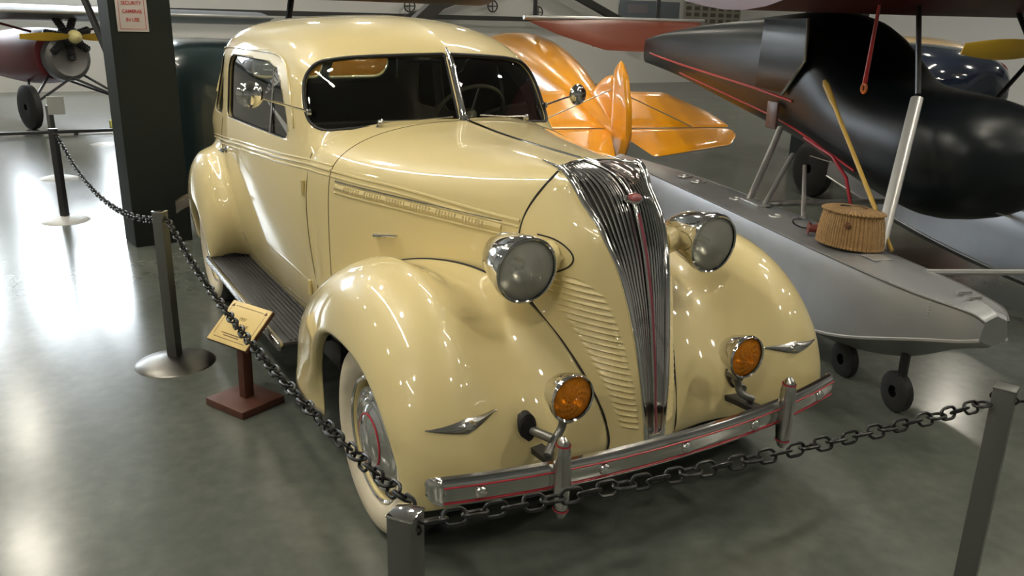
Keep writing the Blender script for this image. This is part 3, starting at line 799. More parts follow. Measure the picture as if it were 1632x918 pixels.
for s in (-1, 1):
    y = s*.49; x = bx(y)+.022
    pr = [(0,.150),(.008,.147),(.016,.137),(.022,.12),(.026,.09),(.028,.04),(.028,-.03),(.026,-.08),(.021,-.12),(.014,-.142),(.006,-.15),(0,-.152)]
    M = Matrix.Translation((x, y, .425)) @ Matrix.Diagonal((1.15, .95, .95, 1))
    og = MB().lathe(pr, M, 24).build('bumper_guard', brushed, bump)
    for h in (.12, -.115):
        MB().lathe([(.0225+.001,h-.003),(.0245,h),(.0225+.001,h+.003)] if h > 0 else [(.0235,h-.003),(.0248,h),(.0235,h+.003)], M, 24).build('red_band', red_paint, og)
    MB().beam((.30, s*.44, .40), (bx(.44)-.01, s*.44, .415), .05, .02).build('bumper_iron', black_metal, bump)
# rear bumper end
rbm = bpy.data.objects.new('bumper', None); COL.objects.link(rbm); rbm.parent = car; rbm.empty_display_size = .1
rows = []
for a in np.linspace(-1, 1, 40):
    y = a*.90; x = -4.33+.40*abs(a)**6
    rows.append([(x-p, y, .44+q) for p, q in sec])
MB().grid(rows, cv=True).build('bumper_bar', brushed, rbm)

# --- side mirrors on long stalks (round)
for s in (-1, 1):
    base = side(BODY, -1.32, 1.36, s, 0) or Vector((-1.3, s*.68, 1.36))
    head = Vector((-1.24, s*.92, 1.45)) if s < 0 else Vector((-1.40, .91, 1.405))
    sm_ = MB().tube([base, head+Vector((-.02, 0, 0))], .0055, 8).lathe([(.0,.02),(.014,.015),(.018,0)], axisM(base, (0, s, 0)), 14).build('mirror_arm', chrome, car)
    MB().lathe([(0,.028),(.03,.024),(.05,.012),(.058,-.004),(.054,-.008),(0,-.008)], axisM(head, (1, s*.1, 0)), 32).build('mirror_head', chrome, sm_)

# ------------------------------------------------------------------ stanchions and chains
gunmetal = mat('gunmetal_post', (.13, .135, .125), .42, .6)
chain_m = mat('blackened_chain', (.035, .036, .036), .38, .8)
base_m = mat('brushed_dome', (.13, .125, .115), .34, 1.0)
def stanchion(loc, rz, label, base=base_m, top=.83, leg=gunmetal, cap=chrome):
    t = thing('stanchion', label, 'stanchion', loc, rz, None)
    MB().lathe([(0,.045),(.04,.044),(.09,.036),(.15,.020),(.195,.008),(.205,.0),(.20,-.0),(0,0)], None, 48).build('domed_base', base, t)
    MB().box((0, 0, (top+.03)/2), (.056, .056, top-.034), bev=.003).build('post', leg, t)
    MB().box((0, 0, top-.003), (.058, .058, .006), bev=.002).build('cap', cap, t)
    h = MB(); h.tube([(.035*cos(a), 0, top-.035+.016*sin(a)) for a in np.linspace(0, 2*pi, 16, endpoint=False)], .003, 6, closed=True)
    h.build('eye_ring', chain_m, t)
    return t
stanchion((-1.95, -1.25, 0), radians(48), 'square gunmetal barrier post with a domed base behind the wooden sign stand')
stanchion((1.165, -1.23, 0), radians(38), 'nearest square gunmetal barrier post with a bright top below the bumper end')
stanchion((1.375, .47, 0), radians(20), 'square gunmetal barrier post at the right edge, chain crossing its top', cap=gunmetal)
white_disc = mat('white_enamel_base', (.45, .46, .45), .35)
stanchion((-5.9, -1.58, 0), radians(48), 'dark barrier post on a white round base left of the black column', base=white_disc, leg=black_metal)
stanchion((-8.3, -1.53, 0), radians(30), 'far barrier post on a white base with a paper card on top', base=white_disc)
card = MB().box((0, 0, 0), (.008, .17, .22), Matrix.Rotation(radians(20), 3, 'Y')).build('paper_card', mat('paper', (.6, .6, .57), .8), None, smooth=False)
card.location = (-8.22, -1.46, .83); tag(card, 'white paper card propped on the far barrier post', 'card')
pl = MB().lathe([(0,.02),(.12,.018),(.2,.0),(0,0)], None, 32).build('floor_disc', white_disc); pl.location = (-11.2, -.80, 0); tag(pl, 'white round stand base on the floor left of the black column', 'stand base')

def link_mesh(L=.052, W=.032, r=.0042):
    m = MB(); pts = []
    for k in range(20):
        a = 2*pi*k/20; x = cos(a); z = sin(a); pts.append((x*W/2+(0)*x, 0, z*W/2+(L-W)/2*(1 if z >= 0 else -1)))
    m.tube([(p[2], p[0], 0) for p in pts], r, 7, closed=True, up=(0, 0, 1)); return m
def chain(P, Q, sag, label, name='barrier_chain', scale=1.0):
    P, Q = Vector(P), Vector(Q); t = thing(name, label, 'chain', tuple(P))
    n = 200; pts = [P.lerp(Q, k/n)-Vector((0, 0, sag*4*(k/n)*(1-k/n))) for k in range(n+1)]
    cum = [0]
    for a, b in zip(pts, pts[1:]): cum.append(cum[-1]+(b-a).length)
    pitch = .0435*scale; N = int(cum[-1]/pitch); first = None
    for i in range(N):
        d = (i+.5)*cum[-1]/N; k = next(j for j in range(n) if cum[j+1] >= d)
        u = (d-cum[k])/(cum[k+1]-cum[k]); p = pts[k].lerp(pts[k+1], u); T = (pts[k+1]-pts[k]).normalized()
        s_ = T.cross(Vector((0, 0, 1))).normalized(); up = s_.cross(T)
        ang = radians(90*(i % 2)+20*sin(i*1.7)+25); s2 = cos(ang)*s_+sin(ang)*up; u2 = T.cross(s2)
        if first is None:
            o = link_mesh(.052*scale, .032*scale, .0042*scale).build('chain_link', chain_m, t); first = o
        else: o = first.copy(); COL.objects.link(o); o.parent = t
        M = Matrix((T, s2, u2)).transposed().to_4x4(); M.translation = p-P; o.matrix_basis = M
    return t
chain((-1.93, -1.22, .785), (1.14, -1.20, .815), .105, 'heavy black chain hanging from the sign side post to the nearest post')
chain((1.195, -1.205, .815), (1.36, .42, .785), .018, 'heavy black chain stretched across below the chrome bumper')
chain((-5.86, -1.56, .79), (-2.0, -1.26, .775), .20, 'dark chain sagging in front of the black column')
chain((1.40, .52, .785), (1.75, 2.4, .80), .05, 'short run of black chain leaving past the right hand post')

# ------------------------------------------------------------------ wooden sign stand
wood = mat('reddish_wood', (.11, .038, .022), .5, noise=(14, .25, (.075, .026, .016)))
sg = thing('sign_stand', 'small reddish wooden stand holding a slanted yellow plaque beside the running board', 'sign', (-1.265, -1.04, 0), atan2(.42, .91))
MB().box((0, 0, .019), (.275, .245, .038), bev=.004).build('base_board', wood, sg)
MB().beam((0, .01, .03), (-.005, .02, .36), .052, .045, up=(1, 0, 0), bev=.003).build('upright', wood, sg)
PM = Matrix.Translation((-.035, .035, .378)) @ Matrix.Rotation(radians(41), 4, 'X')
MB().box((0, 0, 0), (.287, .226, .018), bev=.003).xf(PM).build('backing_board', wood, sg)
pq = MB().box((0, 0, .0115), (.284, .223, .005), bev=.001).xf(PM).build('plaque', mat('yellow_brass_plaque', (.74, .56, .22), .42), sg)
ink = mat('brown_ink', (.16, .09, .03), .6)
def text(body, size, M, m, name, parent, align='CENTER', sx=1.0, bold=0.0):
    cu = bpy.data.curves.new(name, 'FONT'); cu.body = body; cu.size = size; cu.align_x = align; cu.align_y = 'CENTER'; cu.extrude = .0004; cu.offset = bold
    o = bpy.data.objects.new(name, cu); COL.objects.link(o)
    dg = bpy.context.evaluated_depsgraph_get(); me = bpy.data.meshes.new_from_object(o.evaluated_get(dg)); bpy.data.objects.remove(o)
    me.materials.clear(); me.materials.append(m); o = bpy.data.objects.new(name, me); COL.objects.link(o); o.parent = parent
    o.matrix_basis = M @ Matrix.Diagonal((sx, 1, 1, 1)); return o
text('1937', .024, PM @ Matrix.Translation((0, .028, .0145)), ink, 'lettering', pq)
text('TERRAPLANE', .022, PM @ Matrix.Translation((0, -.004, .0145)), ink, 'lettering', pq)
r = MB()
for y, w_ in ((.088, .20), (-.088, .22)): r.box((0, y, .0145), (w_, .003, .0006))
for x in (-.122, .122): r.box((x, 0, .0145), (.002, .15, .0006))
for y, w_ in ((-.060, .15), (-.071, .11)): r.box((0, y, .0145), (w_, .005, .0006))
for x in (-.118, .118): r.add([(x-.013, .080, .0146), (x+.013, .080, .0146), (x, .099, .0146)], [(0, 1, 2)])
r.xf(PM).build('plaque_border', ink, pq, smooth=False)['kind'] = 'stuff'

# ------------------------------------------------------------------ black building column with the camera sign
colm = mat('dark_green_column', (.010, .013, .011), .6, spec=.25)
pc = struct('trim_1', MB().box((0, 0, 4), (.32, .45, 8), bev=.008), colm); pc.location = (-4.80, -.935, 0); pc.rotation_euler = (0, 0, radians(8))
ws_ = thing('warning_sign', 'white and red security camera warning sign on the dark column', 'sign', (-4.631, -.975, 1.83), radians(8))
MB().box((.004, 0, 0), (.006, .225, .32), bev=.002).build('sign_board', mat('sign_white', (.50, .46, .44), .5), ws_)
MB().box((.008, 0, .115), (.002, .185, .07)).build('red_header', mat('sign_red', (.42, .03, .03), .5), ws_, smooth=False)
b = MB()
for y in (-.092, .092): b.box((.008, y, -.03), (.002, .003, .22))
b.box((.008, 0, -.14), (.002, .186, .003)); b.build('sign_border', mat('sign_red', (0, 0, 0)), ws_, smooth=False)['kind'] = 'stuff'
TM = Matrix(((0, 0, 1), (1, 0, 0), (0, 1, 0))).to_4x4()
def wt(s_, y, z, size, m): text(s_, size, Matrix.Translation((.0095, y, z)) @ TM, m, 'lettering', ws_, sx=.9, bold=.0006)
wt('WARNING', 0, .113, .046, mat('sign_white', (0, 0, 0))); wt('SECURITY', 0, .045, .036, mat('sign_red', (0, 0, 0))); wt('CAMERAS', 0, -.015, .036, mat('sign_red', (0, 0, 0))); wt('IN USE', 0, -.075, .036, mat('sign_red', (0, 0, 0)))

# ------------------------------------------------------------------ black floatplane
AO = Vector((.8, 2.65, 0)); AF = Vector((.947, -.32, 0)).normalized(); AS = Vector((-AF.y, AF.x, 0))
ARZ = atan2(AF.y, AF.x)
black_gloss = mat('black_aircraft_enamel', (.006, .009, .011), .34, spec=.28)
alu = mat('painted_silver', (.36, .37, .38), .36, .55, noise=(3, .3, (.30, .31, .32)))
strut_m = mat('silver_strut', (.42, .42, .41), .35, .6)
cherry = mat('red_trim_paint', (.40, .012, .02), .35)
fp = thing('floatplane', 'black high wing floatplane with red pinstripes standing on silver floats', 'aircraft', tuple(AO), ARZ)
def fus_section(t, z0, z1, hw, n=28, e=2.6, cy=0.0):
    zc, hz = (z0+z1)/2, (z1-z0)/2; out = []
    for k in range(n):
        a = 2*pi*k/n; c, s_ = cos(a), sin(a)
        out.append((t, cy+hw*math.copysign(abs(c)**(2/e), c), zc+hz*math.copysign(abs(s_)**(2/e), s_)))
    return out
def loft(secs, m=None, nu=60, fu=bspl):
    G = fu(np.array(secs), nu) if nu else np.array(secs)
    b = MB(); b.grid(G, cv=True); n = G.shape[1]
    b.f.append(tuple(range(n-1, -1, -1))); b.f.append(tuple((G.shape[0]-1)*n+k for k in range(n))); b.mi = [0]*len(b.f)
    return b
secs = [fus_section(*a) for a in ((-6.8, 1.40, 1.68, .05), (-6.2, 1.36, 1.75, .16), (-5.2, 1.28, 1.82, .28), (-4.0, 1.12, 1.88, .38), (-3.2, 1.02, 1.92, .43), (-2.7, .95, 1.94, .45), (-2.35, .88, 1.78, .46), (-2.1, .84, 1.52, .46), (-1.75, .76, 1.46, .46), (-1.4, .70, 1.44, .46), (-1.2, .70, 1.42, .45), (-1.02, .76, 1.36, .40), (-.90, .86, 1.26, .30), (-.85, .98, 1.14, .12))]
fb = loft(secs).build('fuselage', black_gloss, fp)
FT = tree(fb)
def fstripe(pts, name, m, r, off=.0):
    out = []
    for t_, z in dens(pts, 30):
        h = FT.ray_cast(Vector((t_, -3, z)), Vector((0, 1, 0)))
        if h[0]: out.append(h[0]+Vector((0, -off, 0)))
    MB().tube(out, r, 6, flat=None).build(name, m, fp)
fstripe([(-6.4, 1.52), (-4.95, 1.44), (-3.5, 1.36), (-2.56, 1.29)], 'pinstripe', cherry, .010)
fstripe([(-5.2, 1.36), (-3.45, 1.20), (-2.65, 1.10), (-2.05, .99), (-1.75, .92)], 'pinstripe', cherry, .010)
# glazed cabin front, engine cowl lip and exhaust detail
MB().add([(-2.66, -.47, 1.34), (-2.40, -.475, 1.60), (-2.50, -.45, 1.86), (-3.10, -.45, 1.86), (-3.10, -.47, 1.36)], [(0, 1, 2, 3, 4)]).build('cabin_window', mat('dark_cabin_glass', (.01, .012, .014), .12, spec=.4), fp)
MB().tube([(-2.68, -.47, 1.33), (-2.56, -.475, 1.43), (-2.40, -.475, 1.58), (-2.46, -.46, 1.86)], .012, 8).build('window_frame_strip', brushed, fp)
MB().box((-2.80, -.462, 1.17), (.16, .02, .20), bev=.01).build('access_panel', mat('brown_panel', (.09, .045, .035), .4), fp)
MB().tube([(-2.30, -.47, 1.06), (-1.9, -.49, .99), (-1.70, -.50, .88), (-1.60, -.50, .70), (-1.585, -.50, .60)], .012, 8).build('red_hose', mat('red_rubber', (.28, .01, .02), .4), fp)
# wing above
maroon_wing = mat('dark_maroon_fabric', (.10, .018, .018), .45, noise=(2, .3, (.07, .014, .014)))
def airfoil(chord, th, y, x0, z0, n=24):
    out = []
    for k in range(n):
        a = 2*pi*k/n; u = (1-cos(a))/2; z = th*(sin(a))*(sin(pi*min(1, u**.6))*.5+.05); out.append((x0-chord*u, y, z0+z))
    return out
ws2 = [airfoil(2.3, .26, y, -1.1, 2.02+abs(y)*.004) for y in np.linspace(-1.2, 7.5, 8)]
loft(ws2, nu=0).build('wing', maroon_wing, fp)
for a, b_ in (((-1.75, .5, 2.02), (-1.2, .46, 1.40)), ((-1.55, -.3, 2.02), (-1.25, -.42, 1.44)), ((-2.2, 1.5, 2.02), (-2.0, .46, 1.0))):
    MB().tube([a, b_], .016, 8).build('cabane_strut', black_metal, fp)
# floats
def float_part(cs, name):
    n = 40; TT = [-4.6, -4.2, -3.4, -2.6, -1.8, -1.1, -.6, -.2, .03, .16, .235, .27]
    hw = [.05, .10, .155, .18, .185, .185, .18, .165, .135, .105, .075, .055]
    deck = [.60, .62, .64, .655, .66, .66, .66, .66, .66, .66, .65, .63]; chine = [.46, .42, .33, .25, .21, .21, .27, .39, .47, .51, .535, .55]; keel = [.42, .32, .20, .13, .10, .11, .17, .29, .41, .47, .50, .52]
    rows = []
    for t_, w_, d, c, k in zip(TT, hw, deck, chine, keel):
        rows.append([(t_, cs-w_*.97, d), (t_, cs-w_*1.0, d-.012), (t_, cs-w_*1.12, (d+c)/2), (t_, cs-w_*1.16, c+.01), (t_, cs-w_*1.16, c), (t_, cs, k),
                     (t_, cs+w_*1.16, c), (t_, cs+w_*1.16, c+.01), (t_, cs+w_*1.12, (d+c)/2), (t_, cs+w_*1.0, d-.012), (t_, cs+w_*.97, d), (t_, cs, d+.025)])
    G = natural(np.array(rows), 60); b = MB(); b.grid(G, cv=True); m = G.shape[1]
    b.f.append(tuple(range(m-1, -1, -1))); b.f.append(tuple(59*m+k for k in range(m))); b.mi = [0]*len(b.f)
    fl = b.build(name, alu, fp, angle=25)
    for sg_ in (-1, 1):
        P = [(t_, cs+sg_*w_, d-.002) for t_, w_, d in zip(TT, hw, deck)]
        MB().tube(dens(P, 50), .006, 6).build('deck_seam', mat('seam_grey', (.14, .14, .14), .4, .4), fl)
        P = [(t_, cs+sg_*w_*1.16, c) for t_, w_, c in zip(TT, hw, chine)]
        MB().tube(dens(P, 50), .009, 6).build('chine_strip', strut_m, fl)
    rv = MB()
    for k in range(34):
        t_ = -.42+k*.0165; w_ = np.interp(t_, TT, hw); rv.lathe([(0, .003), (.0035, .0015), (.004, 0)], Matrix.Translation((t_, cs-w_*.985, .664)), 8)
    for k in range(10):
        z = .52+k*.014; rv.lathe([(0, .003), (.0035, .0015), (.004, 0)], axisM((.045, cs-.145, z), (0, -1, 0)), 8)
    o = rv.build('rivets', strut_m, fl); o['kind'] = 'stuff'
    for t_ in (-3.0, -2.75, -2.1, -1.55, -1.0):
        MB().lathe([(0,.012),(.018,.012),(.022,.004),(.055,.002),(.058,-.004)], Matrix.Translation((t_, cs, .682)), 20).build('deck_hatch', strut_m, fl)
    cl = MB(); cl.box((.10, cs, .678), (.09, .035, .008), bev=.003); cl.beam((.065, cs-.035, .694), (.065, cs+.035, .694), .014, .012); cl.beam((.13, cs-.03, .690), (.13, cs+.03, .690), .014, .012); cl.box((.065, cs, .686), (.014, .014, .02)); cl.box((.13, cs, .684), (.014, .014, .02)); cl.build('mooring_cleat', strut_m, fl)
    MB().box((-.55, cs, .684), (.12, .10, .004)).build('deck_plate', strut_m, fl, smooth=False)
    # launching wheels
    for t_, zz in ((-.22, .10), (-.66, .09)):
        wl = MB().lathe([(.03,.025),(.075,.028),(.10,.018),(.10,-.018),(.075,-.028),(.03,-.025)], axisM((t_, cs-.02, zz), (0, 1, 0)), 24).build('beaching_wheel', rubber, fl)
        MB().tube([(t_+.02, cs-.02, zz), (t_+.02, cs-.02, .36)], .022, 8).build('wheel_leg', black_metal, fl)
    return fl
fl1 = float_part(-1.03, 'float'); fl2 = float_part(.98, 'float')
fl2.location = (.45, 0, 0)
for a, b_, r_ in (((-2.0, -1.0, .68), (-2.66, -.46, 1.09), .024), ((-1.80, -1.0, .68), (-2.48, -.44, .92), .018), ((-1.45, -.92, .69), (-2.2, -.5, .88), .014),
                  ((-.72, -.90, .68), (-1.20, -.46, 1.42), .034), ((-2.0, .95, .68), (-2.66, .46, 1.05), .024), ((-.72, .90, .68), (-1.20, .46, 1.2), .03)):
    MB().tube([a, b_], r_, 12, flat=.7).build('float_strut', strut_m, fp)
MB().tube([(-2.0, -.9, .66), (-2.0, .9, .66)], .02, 8).build('spreader_bar', strut_m, fp)
MB().tube([(-.35, -.9, .66), (-.10, .95, .66)], .016, 8).build('spreader_bar', strut_m, fp)
MB().box((-1.92, -1.0, .69), (.26, .09, .014), bev=.005).build('strut_foot', strut_m, fp)
MB().tube(dens([(-2.2, -.47, .95), (-1.0, 0, .80), (-.2, .4, .68)], 14), .004, 6).build('bracing_wire', strut_m, fp)

def A2W(p): return AO+AF*p[0]+AS*p[1]+Vector((0, 0, p[2]))
# wicker creel basket
wick = mat('wicker_cane', (.50, .31, .13), .6, noise=(40, .3, (.36, .20, .075)))
bk_ = thing('creel_basket', 'tan wicker fishing creel with a lid sitting on the silver float', 'basket', tuple(A2W((-.80, -1.03, .684))), ARZ+radians(20))
def oval(r, z, ax=.185, ay=.125, n=96, k=0.0):
    out = []
    for i in range(n):
        a = 2*pi*i/n; rr = r*(1+(k*(1 if i % 2 else -1))); x = ax*rr*cos(a); y = ay*rr*sin(a)
        if y > .06: y = .06+(y-.06)*.3
        out.append((x, y, z))
    return out
rows = [oval(.88+.14*sin(pi*.5*(1-u))*1.0, .015+.175*u, k=.010*(1 if j % 2 else -1)) for j, u in enumerate(np.linspace(0, 1, 22))]
bm_ = MB(); bm_.grid(rows, cv=True); bm_.f.append(tuple(range(96))); bm_.mi.append(0); bm_.build('woven_body', wick, bk_, angle=80)
lid = MB(); lr = [oval(r_, .192+.022*(1-r_**2), k=.004) for r_ in (.93, .92, .7, .45, .2, .02)]
lr[0] = oval(.93, .180); lid.grid(lr, cv=True); lid.build('lid', wick, bk_, angle=80)
MB().tube([(p[0]*1.02, p[1]*1.02, p[2]) for p in oval(.92, .188, n=48)], .006, 6, closed=True).build('rim_band', wick, bk_)
MB().tube(oval(1.0, .012, n=48), .008, 6, closed=True).build('foot_band', wick, bk_)
MB().box((-.03, -.03, .212), (.05, .022, .006), Matrix.Rotation(.4, 3, 'Z'), bev=.003).build('lid_slot', dark_gap, bk_)
MB().box((.06, .0, .210), (.035, .022, .008), bev=.003).build('leather_tab', mat('brown_leather', (.12, .05, .02), .5), bk_)
MB().lathe([(0,.008),(.014,.006),(.018,-.004)], axisM((.06, -.118, .13), (0, -1, 0)), 16).build('clasp', mat('brown_leather', (0, 0, 0)), bk_)
# small red reel left of the basket with a coil of line
rl_ = thing('fishing_reel', 'small dark red reel lying on the float left of the basket', 'reel', tuple(A2W((-1.06, -1.09, .680))), ARZ)
MB().lathe([(0,.028),(.034,.028),(.036,.022),(.022,.02),(.022,-.02),(.036,-.022),(.034,-.028),(0,-.028)], axisM((0, 0, .036), (.4, 1, 0)), 24).build('spool', mat('dull_red', (.16, .03, .02), .45), rl_)
MB().tube([(-.10+.055*cos(a), -.01+.05*sin(a), .008+.035*(1+cos(a+.8))) for a in np.linspace(.3, 5.6, 24)], .005, 6).build('line_coil', rubber, rl_)
ntw = wick.node_tree; bw = ntw.nodes['Principled BSDF']
tcw = ntw.nodes.new('ShaderNodeTexCoord'); gw = ntw.nodes.new('ShaderNodeTexGradient'); gw.gradient_type = 'RADIAL'
mw = ntw.nodes.new('ShaderNodeMath'); mw.operation = 'MULTIPLY'; mw.inputs[1].default_value = 2*pi*52
mw2 = ntw.nodes.new('ShaderNodeMath'); mw2.operation = 'SINE'; bpw = ntw.nodes.new('ShaderNodeBump'); bpw.inputs['Strength'].default_value = 1.0; bpw.inputs['Distance'].default_value = .006
ntw.links.new(tcw.outputs['Object'], gw.inputs[0]); ntw.links.new(gw.outputs['Fac'], mw.inputs[0]); ntw.links.new(mw.outputs[0], mw2.inputs[0])
ntw.links.new(mw2.outputs[0], bpw.inputs['Height']); ntw.links.new(bpw.outputs['Normal'], bw.inputs['Normal'])
# yellow paddle
yel = mat('yellow_varnished_wood', (.42, .27, .05), .4)
a = A2W((-.66, -.87, .685)); b_ = A2W((-1.93, -.60, 1.47))
pd = thing('boat_paddle', 'long yellow wooden pole leaning from the float against the black fuselage', 'pole', tuple(a))
d_ = b_-a
MB().tube([Vector((0, 0, 0)), d_*.25, d_*.9], [.010, .013, .013], 10).build('shaft', yel, pd)
MB().tube([d_*.82, d_*.86, d_*.97, d_], [.014, .019, .021, .012], 10).build('grip', yel, pd)
# red strap with orange ring hanging beside the cowling
rs_ = thing('tie_down_strap', 'red strap with an orange ring hanging from the maroon wing', 'strap', tuple(A2W((-1.56, -.56, 1.45))))
MB().tube([(0, 0, .03), (AF*.03)+Vector((0, 0, .43)), (AF*.04)+Vector((0, 0, .60))], [.014, .010, .008], 8).build('strap', cherry, rs_)
MB().tube([Vector((0, 0, 0))+AF*.022*cos(q)+Vector((0, 0, .026*sin(q))) for q in np.linspace(0, 2*pi, 20, endpoint=False)], .009, 8, closed=True).build('ring', mat('orange_plastic', (.55, .14, .02), .4), rs_)

# ------------------------------------------------------------------ orange monoplane tail
orange = mat('orange_fabric', (.80, .33, .01), .28, coat=.8)
op = thing('orange_monoplane', 'orange monoplane seen from its tail behind the cream car', 'aircraft', (0, 0, 0))
D = Vector((-4.5, 1.25, 0)).normalized(); N_ = Vector((-D.y, D.x, 0)); T0 = Vector((-4.05, 3.28, 0))
def O2(p): return tuple(T0+D*p[0]-N_*p[1]+Vector((0, 0, p[2])))
secs = []
for t_, z0, z1, hw_ in ((0, .58, .80, .03), (.5, .58, .98, .12), (1.2, .62, 1.22, .24), (2.0, .66, 1.46, .36), (3.0, .68, 1.66, .46), (4.0, .70, 1.74, .50), (5.2, .72, 1.66, .50), (6.0, .85, 1.5, .40), (6.4, 1.0, 1.3, .2)):
    secs.append([O2((p[0], p[1], p[2])) for p in fus_section(t_, z0, z1, hw_, e=2.3)])
loft(secs).build('fuselage', orange, op)
# fin and rudder
rud = [(.0, .42), (.24, .42), (.24, 1.40), (.12, 1.50), (-.02, 1.36), (-.16, 1.05), (-.20, .75)]
def slab(outl, th, name, m, fn, parent, crown=.5, rr=.06):
    P = rounded([(p[0], p[1], rr) for p in outl], 5); c = np.mean(P, axis=0); b = MB(); vs = []; k = len(P)
    for s_ in (-1, 1):
        for q, h in ((1.0, .0), (.93, .35), (.6, .5)):
            for p in P: vs.append(fn(c[0]+(p[0]-c[0])*q, c[1]+(p[1]-c[1])*q, s_*th*h))
    fs = []
    for s0 in (0, 3):
        for r_ in range(2):
            for j in range(k): a_ = (s0+r_)*k+j; b2 = (s0+r_)*k+(j+1) % k; fs.append((a_, b2, b2+k, a_+k))
        fs.append(tuple((s0+2)*k+j for j in range(k)))
    return b.add(vs, fs).build(name, m, parent, weld=True, angle=50)
slab(rud, .09, 'rudder', orange, lambda a_, z, h: O2((a_, h, z)), op)
fin = [(.22, .70), (.24, 1.10), (.30, 1.34), (.55, 1.30), (.95, 1.12), (1.3, 1.0), (1.0, .85)]
slab(fin, .05, 'fin', orange, lambda a_, z, h: O2((a_, h, z)), op)
slope = .36  # tail down attitude
for sg_, lab in ((1, 'r'), (-1, 'l')):
    el = [(.26, .04), (.12, .06), (-.37, .20), (-.12, 1.13), (.10, 1.31), (.26, 1.34)]
    st = [(.29, .05), (.29, 1.34), (.60, 1.30), (1.25, 1.0), (1.30, .12)]
    slab(el, .05, 'elevator', orange, lambda a_, y, h: O2((a_, sg_*y, .72+a_*slope*.8+h)), op)
    slab(st, .06, 'stabilizer', orange, lambda a_, y, h: O2((a_, sg_*y, .73+a_*slope*.8+h)), op)
    MB().tube([O2((.3, sg_*.9, .82)), O2((.30, 0, 1.20))], .006, 6).build('tail_brace_wire', strut_m, op)
for p_, q_ in (((3.4, .48, .75), (3.0, 1.0, .33)), ((3.4, -.48, .75), (3.0, -1.0, .33))):
    MB().tube([O2(p_), O2(q_)], .03, 8).build('landing_leg', orange, op)
    x = O2((3.0, q_[1], .30)); MB().lathe([(.05,.05),(.22,.07),(.30,.03),(.30,-.03),(.22,-.07),(.05,-.05)], axisM(x, tuple(N_)), 28).build('main_wheel', rubber, op)
MB().lathe([(.02,.02),(.07,.03),(.09,.0),(.07,-.03),(.02,-.02)], axisM(O2((.25, 0, .09)), tuple(N_)), 20).build('tail_wheel', rubber, op)
MB().tube([O2((.25, 0, .1)), O2((.5, 0, .62))], .016, 8).build('tail_spring', black_metal, op)
# rust red wing with a rounded tip behind it
rw = thing('biplane', 'rust red wing with a curved tip hanging over the orange tail', 'aircraft', (0, 0, 0))
rust = mat('rust_red_fabric', (.17, .035, .014), .45)
rib = []
wing = [(3.9, 1.86), (4.2, 1.70), (4.75, 1.52), (5.45, 1.50), (6.0, 1.64), (6.8, 1.86), (6.9, 1.90), (5.4, 1.91)]
slab([(y, z) for y, z in wing], .12, 'lower_wing', rust, lambda y, z, h: (-7.0-(1.9-z)*-1.6+h*.3, y, z+h*.2), rw)
for y in (4.6, 5.4, 6.2): MB().tube([(-7.0, y, 1.9), (-6.45, y, 1.56)], .006, 6).build('wing_rib', rust, rw)
MB().tube([(-7.02, 3.9, 1.90), (-7.02, 6.95, 1.92)], .028, 8).build('leading_edge', strut_m, rw)
for y in (4.3, 6.4): MB().tube([(-7.4, y, 1.88), (-7.4, y, 4.4)], .03, 8).build('wing_strut', black_metal, rw)
MB().box((-7.3, 5.2, 4.45), (1.6, 4.4, .12), bev=.05).build('upper_wing', rust, rw)

# second orange aircraft visible through the back window
o2 = thing('orange_aircraft', 'orange aircraft body seen through the rear window of the car', 'aircraft', (-9.8, 2.6, 0))
secs = [fus_section(*a_) for a_ in ((-1.7, .7, 1.3, .15), (-1.5, .62, 1.42, .32), (-.8, .60, 1.50, .48), (.2, .55, 1.50, .5), (.9, .60, 1.44, .42), (1.2, .72, 1.25, .3), (1.3, .85, 1.1, .08))]
secs = [[(p[1], p[0], p[2]) for p in s_] for s_ in secs]
loft(secs).build('fuselage', orange, o2)
for y in (-.6, .7):
    MB().tube([(.2, y, .8), (.3, y, .3)], .03, 8).build('landing_leg', orange, o2)
    MB().lathe([(.05,.05),(.2,.06),(.28,.03),(.28,-.03),(.2,-.06),(.05,-.05)], axisM((.3, y, .28), (0, 1, 0)), 24).build('main_wheel', rubber, o2)

# ------------------------------------------------------------------ dark aircraft behind the column
dark_teal = mat('dark_teal_enamel', (.012, .026, .028), .3, coat=.6)
dk = thing('dark_cabin_plane', 'dark teal cabin aircraft standing between the black column and the car', 'aircraft', (-6.75, -.08, 0))
secs = [fus_section(*a_, e=4.5) for a_ in ((-2.2, .9, 1.3, .1), (-1.6, .6, 1.55, .4), (-.4, .20, 1.60, .66), (.4, .14, 1.60, .70), (.95, .12, 1.58, .70), (1.25, .16, 1.48, .62), (1.32, .4, 1.2, .2))]
loft(secs).build('fuselage', dark_teal, dk)
for y in (-.80, .8):
    MB().lathe([(.05,.08),(.24,.10),(.33,.05),(.33,-.05),(.24,-.10),(.05,-.08)], axisM((.5, y, .33), (0, 1, 0)), 28).build('main_wheel', rubber, dk)
    MB().tube([(.5, y, .33), (.4, y*.7, .9)], .05, 8).build('landing_leg', black_metal, dk)
    MB().tube([(-.2, y*1.0, 1.1), (-.5, y*1.4, 2.28)], .035, 8).build('wing_strut', black_metal, dk)
ws3 = [airfoil(1.8, .34, y, .3, 2.20+abs(y)*.0) for y in np.linspace(-.9, 3.4, 6)]
loft(ws3, nu=0).build('wing', mat('grey_wing', (.10, .10, .09), .5), dk)

